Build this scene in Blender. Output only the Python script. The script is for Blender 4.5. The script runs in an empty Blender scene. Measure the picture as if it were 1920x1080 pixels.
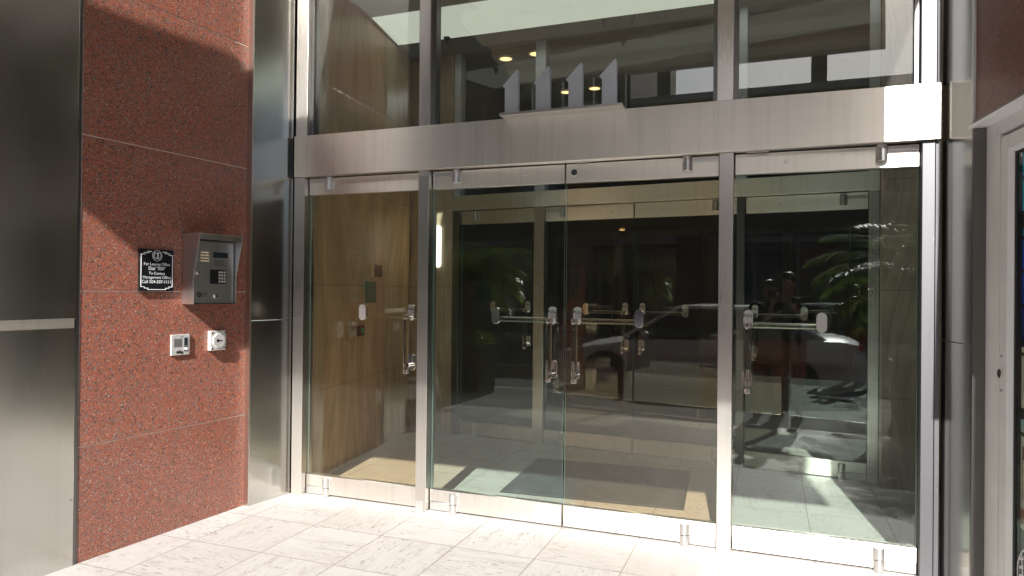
import bpy, bmesh, math, random
from mathutils import Vector, Matrix, noise as mnoise
random.seed(7)
PI = math.pi
S = bpy.context.scene
COL = S.collection

# ------------------------------------------------------------------ helpers
def link(o):
    COL.objects.link(o); return o

def thing(name, label, cat, loc=(0, 0, 0), rz=0.0, group=None):
    o = link(bpy.data.objects.new(name, None))
    o.empty_display_size = .1
    o.location = loc; o.rotation_euler = (0, 0, rz)
    o['label'] = label; o['category'] = cat
    if group: o['group'] = group
    return o

def tag(o, label=None, cat=None, group=None, kind=None):
    if label: o['label'] = label
    if cat: o['category'] = cat
    if group: o['group'] = group
    if kind: o['kind'] = kind
    return o

class MB:
    def __init__(s):
        s.v = []; s.f = []; s.mi = []; s.cur = 0
    def add(s, vs, fs):
        b = len(s.v); s.v += [tuple(p) for p in vs]
        for f in fs:
            s.f.append([b + i for i in f]); s.mi.append(s.cur)
        return s
    def box(s, x0, x1, y0, y1, z0, z1):
        vs = [(x, y, z) for z in (z0, z1) for y in (y0, y1) for x in (x0, x1)]
        return s.add(vs, [(0, 2, 3, 1), (4, 5, 7, 6), (0, 1, 5, 4), (2, 6, 7, 3), (0, 4, 6, 2), (1, 3, 7, 5)])
    def prism(s, poly, y0, y1):          # polygon in (x, z), pushed along y
        n = len(poly)
        vs = [(p[0], y0, p[1]) for p in poly] + [(p[0], y1, p[1]) for p in poly]
        fs = [tuple(range(n)), tuple(range(2 * n - 1, n - 1, -1))]
        for i in range(n):
            j = (i + 1) % n
            fs.append((j, i, n + i, n + j))
        return s.add(vs, fs)
    def slab(s, poly, z0, z1):           # polygon in (x, y), pushed along z
        n = len(poly)
        vs = [(p[0], p[1], z0) for p in poly] + [(p[0], p[1], z1) for p in poly]
        fs = [tuple(range(n - 1, -1, -1)), tuple(range(n, 2 * n))]
        for i in range(n):
            j = (i + 1) % n
            fs.append((i, j, n + j, n + i))
        return s.add(vs, fs)
    def cyl(s, p0, p1, r0, r1=None, n=20, caps=True):
        r1 = r0 if r1 is None else r1
        p0 = Vector(p0); p1 = Vector(p1); d = (p1 - p0).normalized()
        a = d.orthogonal().normalized(); b = d.cross(a)
        vs = []
        for p, r in ((p0, r0), (p1, r1)):
            for i in range(n):
                t = 2 * PI * i / n
                vs.append(p + a * (r * math.cos(t)) + b * (r * math.sin(t)))
        fs = [(i, (i + 1) % n, n + (i + 1) % n, n + i) for i in range(n)]
        if caps: fs += [tuple(range(n - 1, -1, -1)), tuple(range(n, 2 * n))]
        return s.add(vs, fs)
    def ball(s, c, r, sx=1, sy=1, sz=1, nu=14, nv=9):
        vs = [(c[0], c[1], c[2] - r * sz)]
        for j in range(1, nv):
            ph = -PI / 2 + PI * j / nv
            for i in range(nu):
                t = 2 * PI * i / nu
                vs.append((c[0] + r * sx * math.cos(ph) * math.cos(t), c[1] + r * sy * math.cos(ph) * math.sin(t), c[2] + r * sz * math.sin(ph)))
        vs.append((c[0], c[1], c[2] + r * sz)); L = len(vs) - 1
        fs = [(0, 1 + (i + 1) % nu, 1 + i) for i in range(nu)]
        for j in range(nv - 2):
            for i in range(nu):
                a = 1 + j * nu + i; b = 1 + j * nu + (i + 1) % nu
                fs.append((a, b, b + nu, a + nu))
        o = 1 + (nv - 2) * nu
        fs += [(o + i, o + (i + 1) % nu, L) for i in range(nu)]
        return s.add(vs, fs)
    def cap(s, p0, p1, r0, r1=None, n=12):
        r1 = r0 if r1 is None else r1
        s.cyl(p0, p1, r0, r1, n); s.ball(p0, r0, nu=n, nv=8); s.ball(p1, r1, nu=n, nv=8)
        return s
    def loft(s, rings, caps=True):
        n = len(rings[0]); vs = [p for r in rings for p in r]; fs = []
        for k in range(len(rings) - 1):
            for i in range(n):
                j = (i + 1) % n
                fs.append((k * n + i, k * n + j, (k + 1) * n + j, (k + 1) * n + i))
        if caps:
            fs += [tuple(range(n - 1, -1, -1)), tuple(range((len(rings) - 1) * n, len(rings) * n))]
        return s.add(vs, fs)
    def tube(s, pts, r, n=10):
        pts = [Vector(p) for p in pts]; rings = []
        for i, p in enumerate(pts):
            d = (pts[min(i + 1, len(pts) - 1)] - pts[max(i - 1, 0)]).normalized()
            a = d.cross(Vector((0, 0, 1)))
            a = a.normalized() if a.length > 1e-3 else Vector((1, 0, 0))
            b = d.cross(a)
            rr = r[i] if isinstance(r, (list, tuple)) else r
            rings.append([p + a * (rr * math.cos(2 * PI * k / n)) + b * (rr * math.sin(2 * PI * k / n)) for k in range(n)])
        return s.loft(rings)
    def build(s, name, mat, parent=None, smooth=False, bevel=0, loc=None):
        me = bpy.data.meshes.new(name)
        me.from_pydata(s.v, [], s.f)
        mats = mat if isinstance(mat, (list, tuple)) else [mat]
        for m in mats: me.materials.append(m)
        for p, i in zip(me.polygons, s.mi): p.material_index = i
        bm = bmesh.new(); bm.from_mesh(me); bmesh.ops.recalc_face_normals(bm, faces=bm.faces); bm.to_mesh(me); bm.free()
        if smooth:
            try: me.shade_smooth()
            except Exception:
                for p in me.polygons: p.use_smooth = True
            if smooth == 'auto':
                try: me.set_sharp_from_angle(angle=math.radians(35))
                except Exception: pass
        o = link(bpy.data.objects.new(name, me))
        if parent: o.parent = parent
        if loc: o.location = loc
        if bevel:
            m = o.modifiers.new('bevel', 'BEVEL'); m.width = bevel; m.segments = 2
            m.limit_method = 'ANGLE'; m.angle_limit = math.radians(40)
        return o

def box(name, mat, parent, *a, bevel=0, **k):
    return MB().box(*a).build(name, mat, parent, bevel=bevel, **k)

def stadium(cx, cz, w, h, n=10):
    r = w / 2; out = []
    for i in range(n + 1):
        t = PI * i / n; out.append((cx + r * math.cos(t), cz + h / 2 - r + r * math.sin(t)))
    for i in range(n + 1):
        t = PI + PI * i / n; out.append((cx + r * math.cos(t), cz - h / 2 + r + r * math.sin(t)))
    return out

def circle(cx, cz, r, n=28):
    return [(cx + r * math.cos(2 * PI * i / n), cz + r * math.sin(2 * PI * i / n)) for i in range(n)]

def ring(m, cx, cz, r0, r1, y0, y1, n=32, a0=0, a1=2 * PI):
    full = abs(a1 - a0 - 2 * PI) < 1e-6
    k = n if full else n + 1
    vs = []
    for i in range(k):
        t = a0 + (a1 - a0) * i / n
        c, q = math.cos(t), math.sin(t)
        vs += [(cx + r0 * c, y0, cz + r0 * q), (cx + r1 * c, y0, cz + r1 * q), (cx + r1 * c, y1, cz + r1 * q), (cx + r0 * c, y1, cz + r0 * q)]
    fs = []
    for i in range(n if full else n):
        j = (i + 1) % k
        for e in range(4):
            f = (e + 1) % 4
            fs.append((4 * i + e, 4 * i + f, 4 * j + f, 4 * j + e))
    m.add(vs, fs)

def text(name, mat, parent, body, x, z, y, size, align='CENTER', sx=1.0, bold=0.0, lines=1.0):
    cu = bpy.data.curves.new(name, 'FONT'); cu.body = body; cu.size = size
    cu.align_x = align; cu.align_y = 'CENTER'; cu.space_line = lines; cu.offset = bold
    cu.resolution_u = 3
    t = bpy.data.objects.new(name, cu); COL.objects.link(t)
    dg = bpy.context.evaluated_depsgraph_get()
    me = bpy.data.meshes.new_from_object(t.evaluated_get(dg))
    COL.objects.unlink(t); bpy.data.objects.remove(t); bpy.data.curves.remove(cu)
    for v in me.vertices:
        v.co = Vector((x + v.co.x * sx, y, z + v.co.y))
    me.name = name
    me.materials.clear(); me.materials.append(mat)
    o = link(bpy.data.objects.new(name, me)); o.parent = parent
    return o

# ------------------------------------------------------------------ materials
class NT:
    def __init__(s, name):
        s.m = bpy.data.materials.new(name); s.m.use_nodes = True
        s.t = s.m.node_tree; s.t.nodes.clear()
        s.out = s.n('ShaderNodeOutputMaterial')
    def n(s, typ, **k):
        nd = s.t.nodes.new(typ)
        for a, b in k.items(): setattr(nd, a, b)
        return nd
    def l(s, a, b): s.t.links.new(a, b)
    def coord(s, scale=(1, 1, 1), kind='Object'):
        tc = s.n('ShaderNodeTexCoord'); mp = s.n('ShaderNodeMapping')
        mp.inputs['Scale'].default_value = scale
        s.l(tc.outputs[kind], mp.inputs['Vector']); return mp.outputs['Vector']
    def noise(s, vec, scale, detail=4, rough=.55, dist=0.0):
        nd = s.n('ShaderNodeTexNoise'); nd.inputs['Scale'].default_value = scale
        nd.inputs['Detail'].default_value = detail; nd.inputs['Roughness'].default_value = rough
        nd.inputs['Distortion'].default_value = dist
        if vec is not None: s.l(vec, nd.inputs['Vector'])
        return nd.outputs['Fac']
    def ramp(s, fac, stops, interp='LINEAR'):
        r = s.n('ShaderNodeValToRGB'); cr = r.color_ramp; cr.interpolation = interp
        while len(cr.elements) < len(stops): cr.elements.new(.5)
        for e, (p, c) in zip(cr.elements, stops):
            e.position = p; e.color = (c, c, c, 1) if isinstance(c, (int, float)) else (*c, 1)
        s.l(fac, r.inputs['Fac']); return r.outputs['Color']
    def mix(s, fac, a, b, typ='MIX'):
        m = s.n('ShaderNodeMix', data_type='RGBA', blend_type=typ)
        for k, v in ((0, fac), (6, a), (7, b)):
            if isinstance(v, (int, float)): m.inputs[k].default_value = v if k == 0 else (v, v, v, 1)
            elif isinstance(v, (tuple, list)): m.inputs[k].default_value = (*v, 1)
            else: s.l(v, m.inputs[k])
        return m.outputs[2]
    def math(s, op, a, b=None, clamp=False):
        m = s.n('ShaderNodeMath', operation=op, use_clamp=clamp)
        for k, v in enumerate((a, b)):
            if v is None: continue
            if isinstance(v, (int, float)): m.inputs[k].default_value = v
            else: s.l(v, m.inputs[k])
        return m.outputs[0]
    def bsdf(s, color=None, rough=.5, metal=0, spec=.5, bump=None, bstr=.2, bdist=.01, coat=0):
        p = s.n('ShaderNodeBsdfPrincipled')
        def put(k, v):
            if v is None: return
            if isinstance(v, (int, float)): p.inputs[k].default_value = v
            elif isinstance(v, (tuple, list)): p.inputs[k].default_value = (*v, 1)
            else: s.l(v, p.inputs[k])
        put('Base Color', color); put('Roughness', rough); put('Metallic', metal); put('Specular IOR Level', spec); put('Coat Weight', coat)
        if bump is not None:
            b = s.n('ShaderNodeBump'); b.inputs['Strength'].default_value = bstr; b.inputs['Distance'].default_value = bdist
            s.l(bump, b.inputs['Height']); s.l(b.outputs['Normal'], p.inputs['Normal'])
        s.l(p.outputs[0], s.out.inputs['Surface']); s.p = p
        return s.m

def plain(name, c, rough=.5, metal=0, spec=.5, vary=.12, scale=14):
    k = NT(name); v = k.noise(k.coord(), scale, 5, .6)
    lo = tuple(x * (1 - vary) for x in c); hi = tuple(min(1, x * (1 + vary)) for x in c)
    return k.bsdf(k.ramp(v, [(.3, lo), (.7, hi)]), rough, metal, spec)

def steel(name, base=(.62, .59, .55), rough=.27, grain='z', dirt=.5):
    k = NT(name)
    gs = {'z': (260, 260, 2.2), 'x': (2.2, 260, 260), 'n': (60, 60, 60)}[grain]
    g = k.noise(k.coord(gs), 1.0, 3, .6)
    big = k.noise(k.coord((1.3, 1.3, .8)), 1.4, 3, .5)
    streak = k.noise(k.coord((26, 26, .9)), 1.0, 4, .6)
    specks = k.noise(k.coord((1, 1, .6)), 42, 3, .7)
    dots = k.ramp(specks, [(.715, 0), (.745, 1)])
    c0 = k.mix(k.ramp(g, [(.3, 0), (.7, 1)]), tuple(x * .97 for x in base), tuple(min(1, x * 1.03) for x in base))
    c1 = k.mix(k.math('MULTIPLY', k.ramp(streak, [(.5, 0), (.72, 1)]), .26 * dirt), c0, tuple(x * .68 for x in base))
    c2 = k.mix(k.math('MULTIPLY', dots, .3 * dirt * dirt), c1, (.8, .8, .8))
    r = k.math('ADD', k.math('MULTIPLY', g, .05), k.math('ADD', k.math('MULTIPLY', big, .12), rough - .095))
    warp = k.noise(k.coord((1.4, 1.4, 1.0)), 1.2, 1, .4)
    k.bsdf(c2, r, 1.0, .5, bump=warp, bstr=.045, bdist=.02)
    if grain in 'xz':
        k.p.inputs['Anisotropic'].default_value = .8 if grain == 'x' else .25
        k.p.inputs['Anisotropic Rotation'].default_value = .25
        tg = k.n('ShaderNodeTangent', direction_type='RADIAL', axis='Z'); k.l(tg.outputs[0], k.p.inputs['Tangent'])
    return k.m

def granite(name, tone=1.0, rough=.16):
    k = NT(name); co = k.coord()
    oi = k.n('ShaderNodeObjectInfo'); ofs = k.n('ShaderNodeVectorMath', operation='ADD'); k.l(co, ofs.inputs[0]); k.l(k.math('MULTIPLY', oi.outputs['Random'], 9.0), ofs.inputs[1]); co = ofs.outputs[0]
    def vor(sc):
        v = k.n('ShaderNodeTexVoronoi'); v.inputs['Scale'].default_value = sc; k.l(co, v.inputs['Vector'])
        sp = k.n('ShaderNodeSeparateColor'); k.l(v.outputs['Color'], sp.inputs[0]); return sp.outputs[0], sp.outputs[1]
    a, a2 = vor(190); b, b2 = vor(118)
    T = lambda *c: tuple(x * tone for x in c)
    c1 = k.ramp(a, [(0, T(.028, .022, .022)), (.055, T(.165, .155, .155)), (.14, T(.19, .055, .036)), (.42, T(.31, .088, .046)), (.68, T(.39, .118, .062)), (.90, T(.45, .18, .11)), (.975, T(.42, .36, .33))], 'CONSTANT')
    c2 = k.ramp(b, [(0, T(.03, .026, .026)), (.10, T(.15, .125, .12)), (.25, T(.26, .06, .036)), (.60, T(.34, .085, .048)), (.9, T(.22, .075, .05))], 'CONSTANT')
    c = k.mix(k.ramp(b2, [(.0, 0), (.55, .85)], 'CONSTANT'), c1, c2)
    big = k.noise(k.coord(), 3.0, 4, .6)
    c = k.mix(.17, c, T(.20, .155, .12))
    c = k.mix(k.math('MULTIPLY', oi.outputs['Random'], .30), c, k.mix(1.0, c, (.72, .70, .70), 'MULTIPLY'))
    c = k.mix(k.ramp(big, [(.35, 0), (.7, .35)]), c, k.mix(.5, c, T(.17, .11, .095)))
    haze = k.noise(k.coord((4, 4, .7)), 2.0, 4, .6)
    r = k.math('ADD', k.math('MULTIPLY', haze, .16), rough)
    return k.bsdf(c, r, 0, .5, bump=a2, bstr=.03, bdist=.001)

def travertine(name, tint=(1, 1, 1)):
    k = NT(name); P = .482
    tc = k.n('ShaderNodeTexCoord'); sp = k.n('ShaderNodeSeparateXYZ'); k.l(tc.outputs['Object'], sp.inputs[0])
    u = k.math('DIVIDE', sp.outputs[0], P); v = k.math('DIVIDE', k.math('ADD', sp.outputs[1], .49), P)
    fu, fv = k.math('FLOOR', u), k.math('FLOOR', v)
    ru, rv = k.math('FRACT', u), k.math('FRACT', v)
    chk = k.math('FRACT', k.math('MULTIPLY', k.math('ADD', fu, fv), .5))
    chk = k.math('GREATER_THAN', chk, .25)
    cell = k.n('ShaderNodeCombineXYZ'); k.l(fu, cell.inputs[0]); k.l(fv, cell.inputs[1])
    wn = k.n('ShaderNodeTexWhiteNoise', noise_dimensions='2D'); k.l(cell.outputs[0], wn.inputs['Vector'])
    off = k.n('ShaderNodeVectorMath', operation='SCALE'); k.l(wn.outputs['Color'], off.inputs[0]); off.inputs['Scale'].default_value = 9.0
    vec = k.n('ShaderNodeVectorMath', operation='ADD'); k.l(tc.outputs['Object'], vec.inputs[0]); k.l(off.outputs[0], vec.inputs[1])
    def grain(sx, sy, scale, det, ro):
        mp = k.n('ShaderNodeMapping'); mp.inputs['Scale'].default_value = (sx, sy, 1); k.l(vec.outputs[0], mp.inputs['Vector'])
        return k.noise(mp.outputs[0], scale, det, ro, .3)
    def both(a, b, *r):
        m = k.n('ShaderNodeMix'); k.l(chk, m.inputs[0]); k.l(grain(a, b, *r), m.inputs[2]); k.l(grain(b, a, *r), m.inputs[3]); return m.outputs[0]
    band = both(1.6, 22, 1.0, 6, .66)
    pit = both(11, 62, 1.7, 5, .66)
    gate = both(1.0, 3.0, 2.2, 3, .5)
    T = lambda *c: tuple(x * t for x, t in zip(c, tint))
    c = k.ramp(band, [(.28, T(.26, .243, .227)), (.45, T(.325, .312, .298)), (.62, T(.345, .336, .326)), (.8, T(.30, .284, .268))])
    c = k.mix(k.math('MULTIPLY', wn.outputs['Value'], .55), c, T(.285, .258, .237))
    pits = k.math('MULTIPLY', k.ramp(pit, [(.555, 0), (.62, 1)]), k.ramp(gate, [(.38, 0), (.56, 1)]))
    c = k.mix(k.math('MULTIPLY', pits, .72), c, T(.12, .098, .085))
    d = k.math('MINIMUM', k.math('MINIMUM', ru, k.math('SUBTRACT', 1.0, ru)), k.math('MINIMUM', rv, k.math('SUBTRACT', 1.0, rv)))
    jn = k.ramp(d, [(.0045, 1), (.0085, 0)])
    c = k.mix(k.math('MULTIPLY', jn, .85), c, T(.15, .12, .10))
    dirt = k.noise(k.coord(), 2.6, 6, .65)
    c = k.mix(k.ramp(dirt, [(.5, 0), (.75, .28)]), c, T(.27, .24, .22))
    sp2 = k.ramp(k.noise(k.coord(), 42, 3, .7), [(.745, 0), (.78, .6)])
    c = k.mix(sp2, c, T(.2, .17, .15))
    r = k.ramp(band, [(.3, .48), (.7, .62)])
    h = k.math('SUBTRACT', k.math('MULTIPLY', band, .2), k.math('ADD', pits, jn))
    return k.bsdf(c, r, 0, .35, bump=h, bstr=.25, bdist=.002)

def stone(name, cdark, clight, mirror=None):
    k = NT(name)
    tc = k.n('ShaderNodeTexCoord'); sp = k.n('ShaderNodeSeparateXYZ'); k.l(tc.outputs['Object'], sp.inputs[0])
    x = sp.outputs[0]
    if mirror is not None:   # book-matched slabs meet on a vertical seam
        x = k.math('ABSOLUTE', k.math('SUBTRACT', x, mirror))
    # grain runs upright and leans away from the seam
    lean = k.math('ADD', x, k.math('MULTIPLY', k.math('SINE', k.math('MULTIPLY', sp.outputs[2], 1.7)), .12))
    cm = k.n('ShaderNodeCombineXYZ'); k.l(k.math('MULTIPLY', lean, 1.0), cm.inputs[0]); k.l(sp.outputs[2], cm.inputs[2]); k.l(sp.outputs[1], cm.inputs[1])
    def g(s3, sc, d=5, r=.6, di=.4):
        mp = k.n('ShaderNodeMapping'); mp.inputs['Scale'].default_value = s3; k.l(cm.outputs[0], mp.inputs['Vector']); return k.noise(mp.outputs[0], sc, d, r, di)
    a = g((9, 9, 1.1), 1.0, 6, .62, 1.2); b = g((70, 70, 4), 1.0, 4, .7); c0 = g((2, 2, .7), 1.3, 3)
    f = k.math('ADD', k.math('MULTIPLY', a, .6), k.math('ADD', k.math('MULTIPLY', b, .32), k.math('MULTIPLY', c0, .2)))
    c = k.ramp(f, [(.40, cdark), (.56, tuple((p + q) / 2 for p, q in zip(cdark, clight))), (.72, clight)])
    return k.bsdf(c, k.ramp(b, [(.3, .28), (.7, .42)]), 0, .45)

def glass(name, tint, refl=.045, dust=.03):
    k = NT(name)
    lw = k.n('ShaderNodeLayerWeight'); lw.inputs['Blend'].default_value = .5
    f = k.math('POWER', lw.outputs['Facing'], 5.0)
    f = k.math('ADD', k.math('MULTIPLY', f, .9), refl, clamp=True)
    tr = k.n('ShaderNodeBsdfTransparent'); tr.inputs['Color'].default_value = (*tint, 1)
    gl = k.n('ShaderNodeBsdfGlossy'); gl.inputs['Roughness'].default_value = .003
    gl.inputs['Color'].default_value = (.95, .97, .96, 1)
    wav = k.noise(k.coord((.9, .9, 1.3)), 1.0, 1, .4)
    bp = k.n('ShaderNodeBump'); bp.inputs['Strength'].default_value = .012; bp.inputs['Distance'].default_value = .02
    k.l(wav, bp.inputs['Height']); k.l(bp.outputs[0], gl.inputs['Normal'])
    mx = k.n('ShaderNodeMixShader'); k.l(f, mx.inputs[0]); k.l(tr.outputs[0], mx.inputs[1]); k.l(gl.outputs[0], mx.inputs[2])
    df = k.n('ShaderNodeBsdfDiffuse'); df.inputs['Color'].default_value = (.72, .70, .66, 1)
    st = k.ramp(k.noise(k.coord((60, 60, 2.0)), 1.0, 4, .65), [(.3, .65), (.8, 1)])
    spk = k.ramp(k.noise(k.coord(), 95, 2, .6), [(.73, 0), (.77, 1)])
    sm = k.math('MULTIPLY', k.ramp(k.noise(k.coord((1, 1, 1)), 2.6, 5, .65, 1.5), [(.52, 0), (.74, 1)]), k.ramp(k.noise(k.coord((30, 30, 9)), 1.0, 4, .7), [(.35, .2), (.75, 1)]))
    du = k.math('ADD', k.math('ADD', k.math('MULTIPLY', st, dust), k.math('MULTIPLY', sm, dust * 2.2)), k.math('MULTIPLY', spk, dust * 5), clamp=True)
    m2 = k.n('ShaderNodeMixShader'); k.l(du, m2.inputs[0]); k.l(mx.outputs[0], m2.inputs[1]); k.l(df.outputs[0], m2.inputs[2])
    k.l(m2.outputs[0], k.out.inputs['Surface'])
    return k.m

def emit(name, c, st):
    k = NT(name); e = k.n('ShaderNodeEmission'); e.inputs['Color'].default_value = (*c, 1); e.inputs['Strength'].default_value = st
    k.l(e.outputs[0], k.out.inputs['Surface']); return k.m

M = {}
M['steel'] = steel('brushed_steel', (.66, .63, .59), .30, 'z', .08)
M['steel_h'] = steel('brushed_steel_header', (.79, .755, .70), .40, 'x', 1.3)
M['steel_wall'] = steel('brushed_steel_wall', (.60, .59, .56), .19, 'z', .45)
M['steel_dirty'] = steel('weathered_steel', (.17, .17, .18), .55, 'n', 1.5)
M['satin'] = steel('satin_metal', (.66, .655, .64), .38, 'n', .3)
M['plate'] = plain('worn_plate_metal', (.74, .73, .70), .48, .6, .5, .08, 30)
k = NT('clear_acrylic')
ga = k.n('ShaderNodeBsdfGlass'); ga.inputs['IOR'].default_value = 1.49; ga.inputs['Roughness'].default_value = .02; ga.inputs['Color'].default_value = (.97, .96, .92, 1)
k.l(ga.outputs[0], k.out.inputs['Surface']); M['acrylic'] = k.m
M['dark_steel'] = steel('dark_steel', (.20, .195, .19), .33, 'z', .4)
M['chrome'] = steel('polished_chrome', (.80, .78, .74), .13, 'n', 0)
M['numeral'] = plain('satin_aluminium', (.60, .64, .70), .34, .55, .5, .06, 5)
M['granite'] = granite('red_granite')
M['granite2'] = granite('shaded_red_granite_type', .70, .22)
M['mortar'] = plain('pale_mortar', (.56, .45, .40), .8)
M['gap'] = plain('black_gap', (.012, .012, .012), .7)
M['travertine'] = travertine('travertine')
M['stone_book'] = stone('bookmatched_stone', (.29, .215, .12), (.68, .55, .36), .86)
M['stone'] = stone('brown_stone', (.19, .14, .098), (.46, .37, .27))
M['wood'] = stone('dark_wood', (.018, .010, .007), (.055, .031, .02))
M['bronze_glass'] = glass('bronze_glass', (.935, .895, .80), .040, .004)
M['green_glass'] = glass('green_glass', (.89, .945, .915), .040, .004)
M['transom_glass'] = glass('olive_glass', (.86, .87, .83), .078, .03)
M['clear_glass'] = glass('clear_glass', (.96, .97, .96), .042, .004)
k = NT('glass_edge'); M['edge'] = k.bsdf((.30, .44, .39), .15, 0, .6)
M['white_alu'] = plain('painted_aluminium', (.74, .735, .72), .38, 0, .5, .05, 6)
M['white_bead'] = plain('pale_bead', (.85, .85, .87), .4, 0, .5, .04, 6)
M['black'] = plain('black_plastic', (.012, .012, .014), .3)
M['blackp'] = plain('black_plaque', (.010, .010, .012), .22)
M['white'] = plain('white_paint', (.75, .76, .77), .5, 0, .5, .03)
M['cream'] = plain('cream_plastic', (.62, .58, .48), .45, 0, .5, .04)
M['cream_paint'] = plain('cream_paint', (.86, .85, .78), .55, 0, .5, .06, 3)
M['soffit'] = plain('olive_soffit', (.74, .73, .62), .6, 0, .4, .15, 2)
M['soffit_dark'] = plain('brown_soffit', (.46, .43, .37), .6, 0, .4, .15, 2)
M['bronze'] = plain('dark_bronze_cladding', (.045, .038, .03), .45, 0, .5, .15, 3)
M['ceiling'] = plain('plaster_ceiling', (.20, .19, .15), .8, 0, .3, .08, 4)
M['greensign'] = plain('green_sign', (.012, .15, .105), .35)
M['greenlamp'] = plain('green_button', (.02, .35, .16), .3)
M['lcd'] = plain('dark_lcd', (.02, .028, .035), .2)
M['lamp'] = emit('warm_downlight', (1.0, .66, .30), 1.3)
M['panel'] = emit('added_ceiling_glow', (.94, 1.0, .89), .27)  # emission added to brighten the vestibule ceiling strip
M['sun_sliver'] = emit('painted_sun_sliver', (1.0, .93, .82), .75)  # painted sunlight for the bright sliver on the stone return
M['asphalt'] = plain('asphalt', (.055, .055, .057), .85, 0, .3, .3, 40)
M['sidewalk'] = plain('dark_sidewalk_concrete', (.10, .10, .098), .85, 0, .3, .2, 30)
M['concrete'] = plain('grey_concrete', (.26, .25, .235), .85, 0, .3, .15, 6)
M['planter'] = plain('dark_planter', (.03, .028, .027), .6, 0, .4, .2, 8)
M['soil'] = plain('soil', (.03, .022, .016), .95)
M['brick'] = plain('far_brown_facade', (.062, .048, .042), .85, 0, .3, .2, 2)
M['far_trim'] = plain('far_pale_trim', (.20, .20, .20), .8, 0, .3, .1, 2)
M['far_window'] = plain('far_window_glass', (.035, .045, .055), .08, 0, .7, .3, 1)
M['car'] = plain('white_car_paint', (.80, .80, .81), .25, 0, .6, .02)
M['car_glass'] = plain('car_dark_glass', (.012, .018, .018), .04, 0, .8, .1)
M['tyre'] = plain('tyre_rubber', (.018, .018, .018), .8)
M['rim'] = plain('alloy_rim', (.62, .62, .63), .4, .4)
M['lens'] = plain('headlamp_lens', (.55, .56, .58), .1, 0, .8)
M['skin'] = plain('skin', (.40, .235, .165), .5, 0, .4, .08, 20)
M['hair'] = plain('dark_hair', (.012, .009, .007), .5, 0, .4, .3, 60)
M['shirt'] = plain('black_shirt', (.016, .018, .022), .85, 0, .3, .2, 30)
M['shirt2'] = plain('dark_navy_shirt', (.018, .02, .03), .85, 0, .3, .2, 30)
M['shoe'] = plain('dark_shoe', (.03, .03, .03), .6)
k = NT('patterned_cloth')
v = k.n('ShaderNodeTexVoronoi'); v.inputs['Scale'].default_value = 34; k.l(k.coord((1, 1, 2.2)), v.inputs['Vector'])
sp = k.n('ShaderNodeSeparateColor'); k.l(v.outputs['Color'], sp.inputs[0])
M['shorts'] = k.bsdf(k.ramp(sp.outputs[0], [(0, (.02, .015, .02)), (.2, (.42, .07, .03)), (.5, (.55, .16, .03)), (.7, (.35, .04, .04)), (.85, (.5, .3, .08))], 'CONSTANT'), .8)
k = NT('palm_leaf')
lf = k.noise(k.coord(), 6, 3, .6)
lc = k.ramp(lf, [(.3, (.07, .13, .02)), (.7, (.19, .26, .05))])
M['leaf'] = k.bsdf(lc, .22, 0, .8)
tl_ = k.n('ShaderNodeBsdfTranslucent'); k.l(lc, tl_.inputs['Color'])
ml_ = k.n('ShaderNodeMixShader'); ml_.inputs[0].default_value = .5; k.l(k.p.outputs[0], ml_.inputs[1]); k.l(tl_.outputs[0], ml_.inputs[2]); k.l(ml_.outputs[0], k.out.inputs['Surface'])
k = NT('palm_trunk')
M['trunk'] = k.bsdf(k.ramp(k.noise(k.coord((8, 8, 30)), 1, 4, .6), [(.3, (.05, .03, .018)), (.7, (.14, .09, .055))]), .9)
k = NT('carpet')
ca = k.noise(k.coord(), 260, 2, .6); cb = k.noise(k.coord(), 5, 4, .6)
M['carpet'] = k.bsdf(k.ramp(k.math('ADD', k.math('MULTIPLY', ca, .7), k.math('MULTIPLY', cb, .3)), [(.35, (.02, .021, .024)), (.65, (.07, .072, .078))]), .95, 0, .1, bump=ca, bstr=.5, bdist=.003)
k = NT('blue_print')
g = k.n('ShaderNodeTexCoord'); sx = k.n('ShaderNodeSeparateXYZ'); k.l(g.outputs['Object'], sx.inputs[0])
M['blueprint'] = k.bsdf(k.ramp(k.math('ADD', k.math('SUBTRACT', sx.outputs[2], 1.25), k.math('MULTIPLY', k.noise(k.coord(), 6, 3), .12)), [(.05, (.008, .02, .06)), (.25, (.012, .05, .36)), (.48, (.016, .09, .60)), (.56, (.04, .2, .32)), (.66, (.0, .46, .85)), (.8, (.02, .55, .88))]), .25)
k = NT('floor_print')
M['woodprint'] = plain('red_floor_print', (.22, .075, .045), .3, 0, .5, .3, 20)
M['paleprint'] = plain('cream_print', (.62, .60, .50), .3, 0, .5, .05, 6)
M['sandprint'] = plain('grey_floor_print', (.20, .19, .17), .3, 0, .5, .2, 10)
M['aquaprint'] = plain('aqua_print', (.35, .55, .58), .3, 0, .5, .1, 10)

# ------------------------------------------------------------------ setting: ground
sdw = MB().slab([(-30, -5.6), (30, -5.6), (30, -3.9), (-30, -3.9)], -.3, -.002).build('sidewalk', M['sidewalk']); tag(sdw, kind='structure')
pav = MB().slab([(-30, -3.9), (30, -3.9), (30, .02), (-30, .02)], -.3, 0).build('pavement', M['travertine'])
tag(pav, kind='structure')
lf_ = MB().slab([(-4.2, .02), (4.2, .02), (4.2, 11), (-4.2, 11)], -.3, 0).build('lobby_floor', M['travertine'])
tag(lf_, kind='structure')
kb = MB().slab([(-30, -5.78), (30, -5.78), (30, -5.6), (-30, -5.6)], -.3, -.004).build('kerb', M['concrete'], bevel=.015); tag(kb, kind='structure')
rd = MB().slab([(-60, -17), (60, -17), (60, -5.78), (-60, -5.78)], -.4, -.15).build('road', M['asphalt']); tag(rd, kind='structure')
mk = MB()
for x in (-9, -4.4, 3.4, 8.2): mk.box(x, x + .1, -8.1, -5.95, -.148, -.146)
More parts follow.
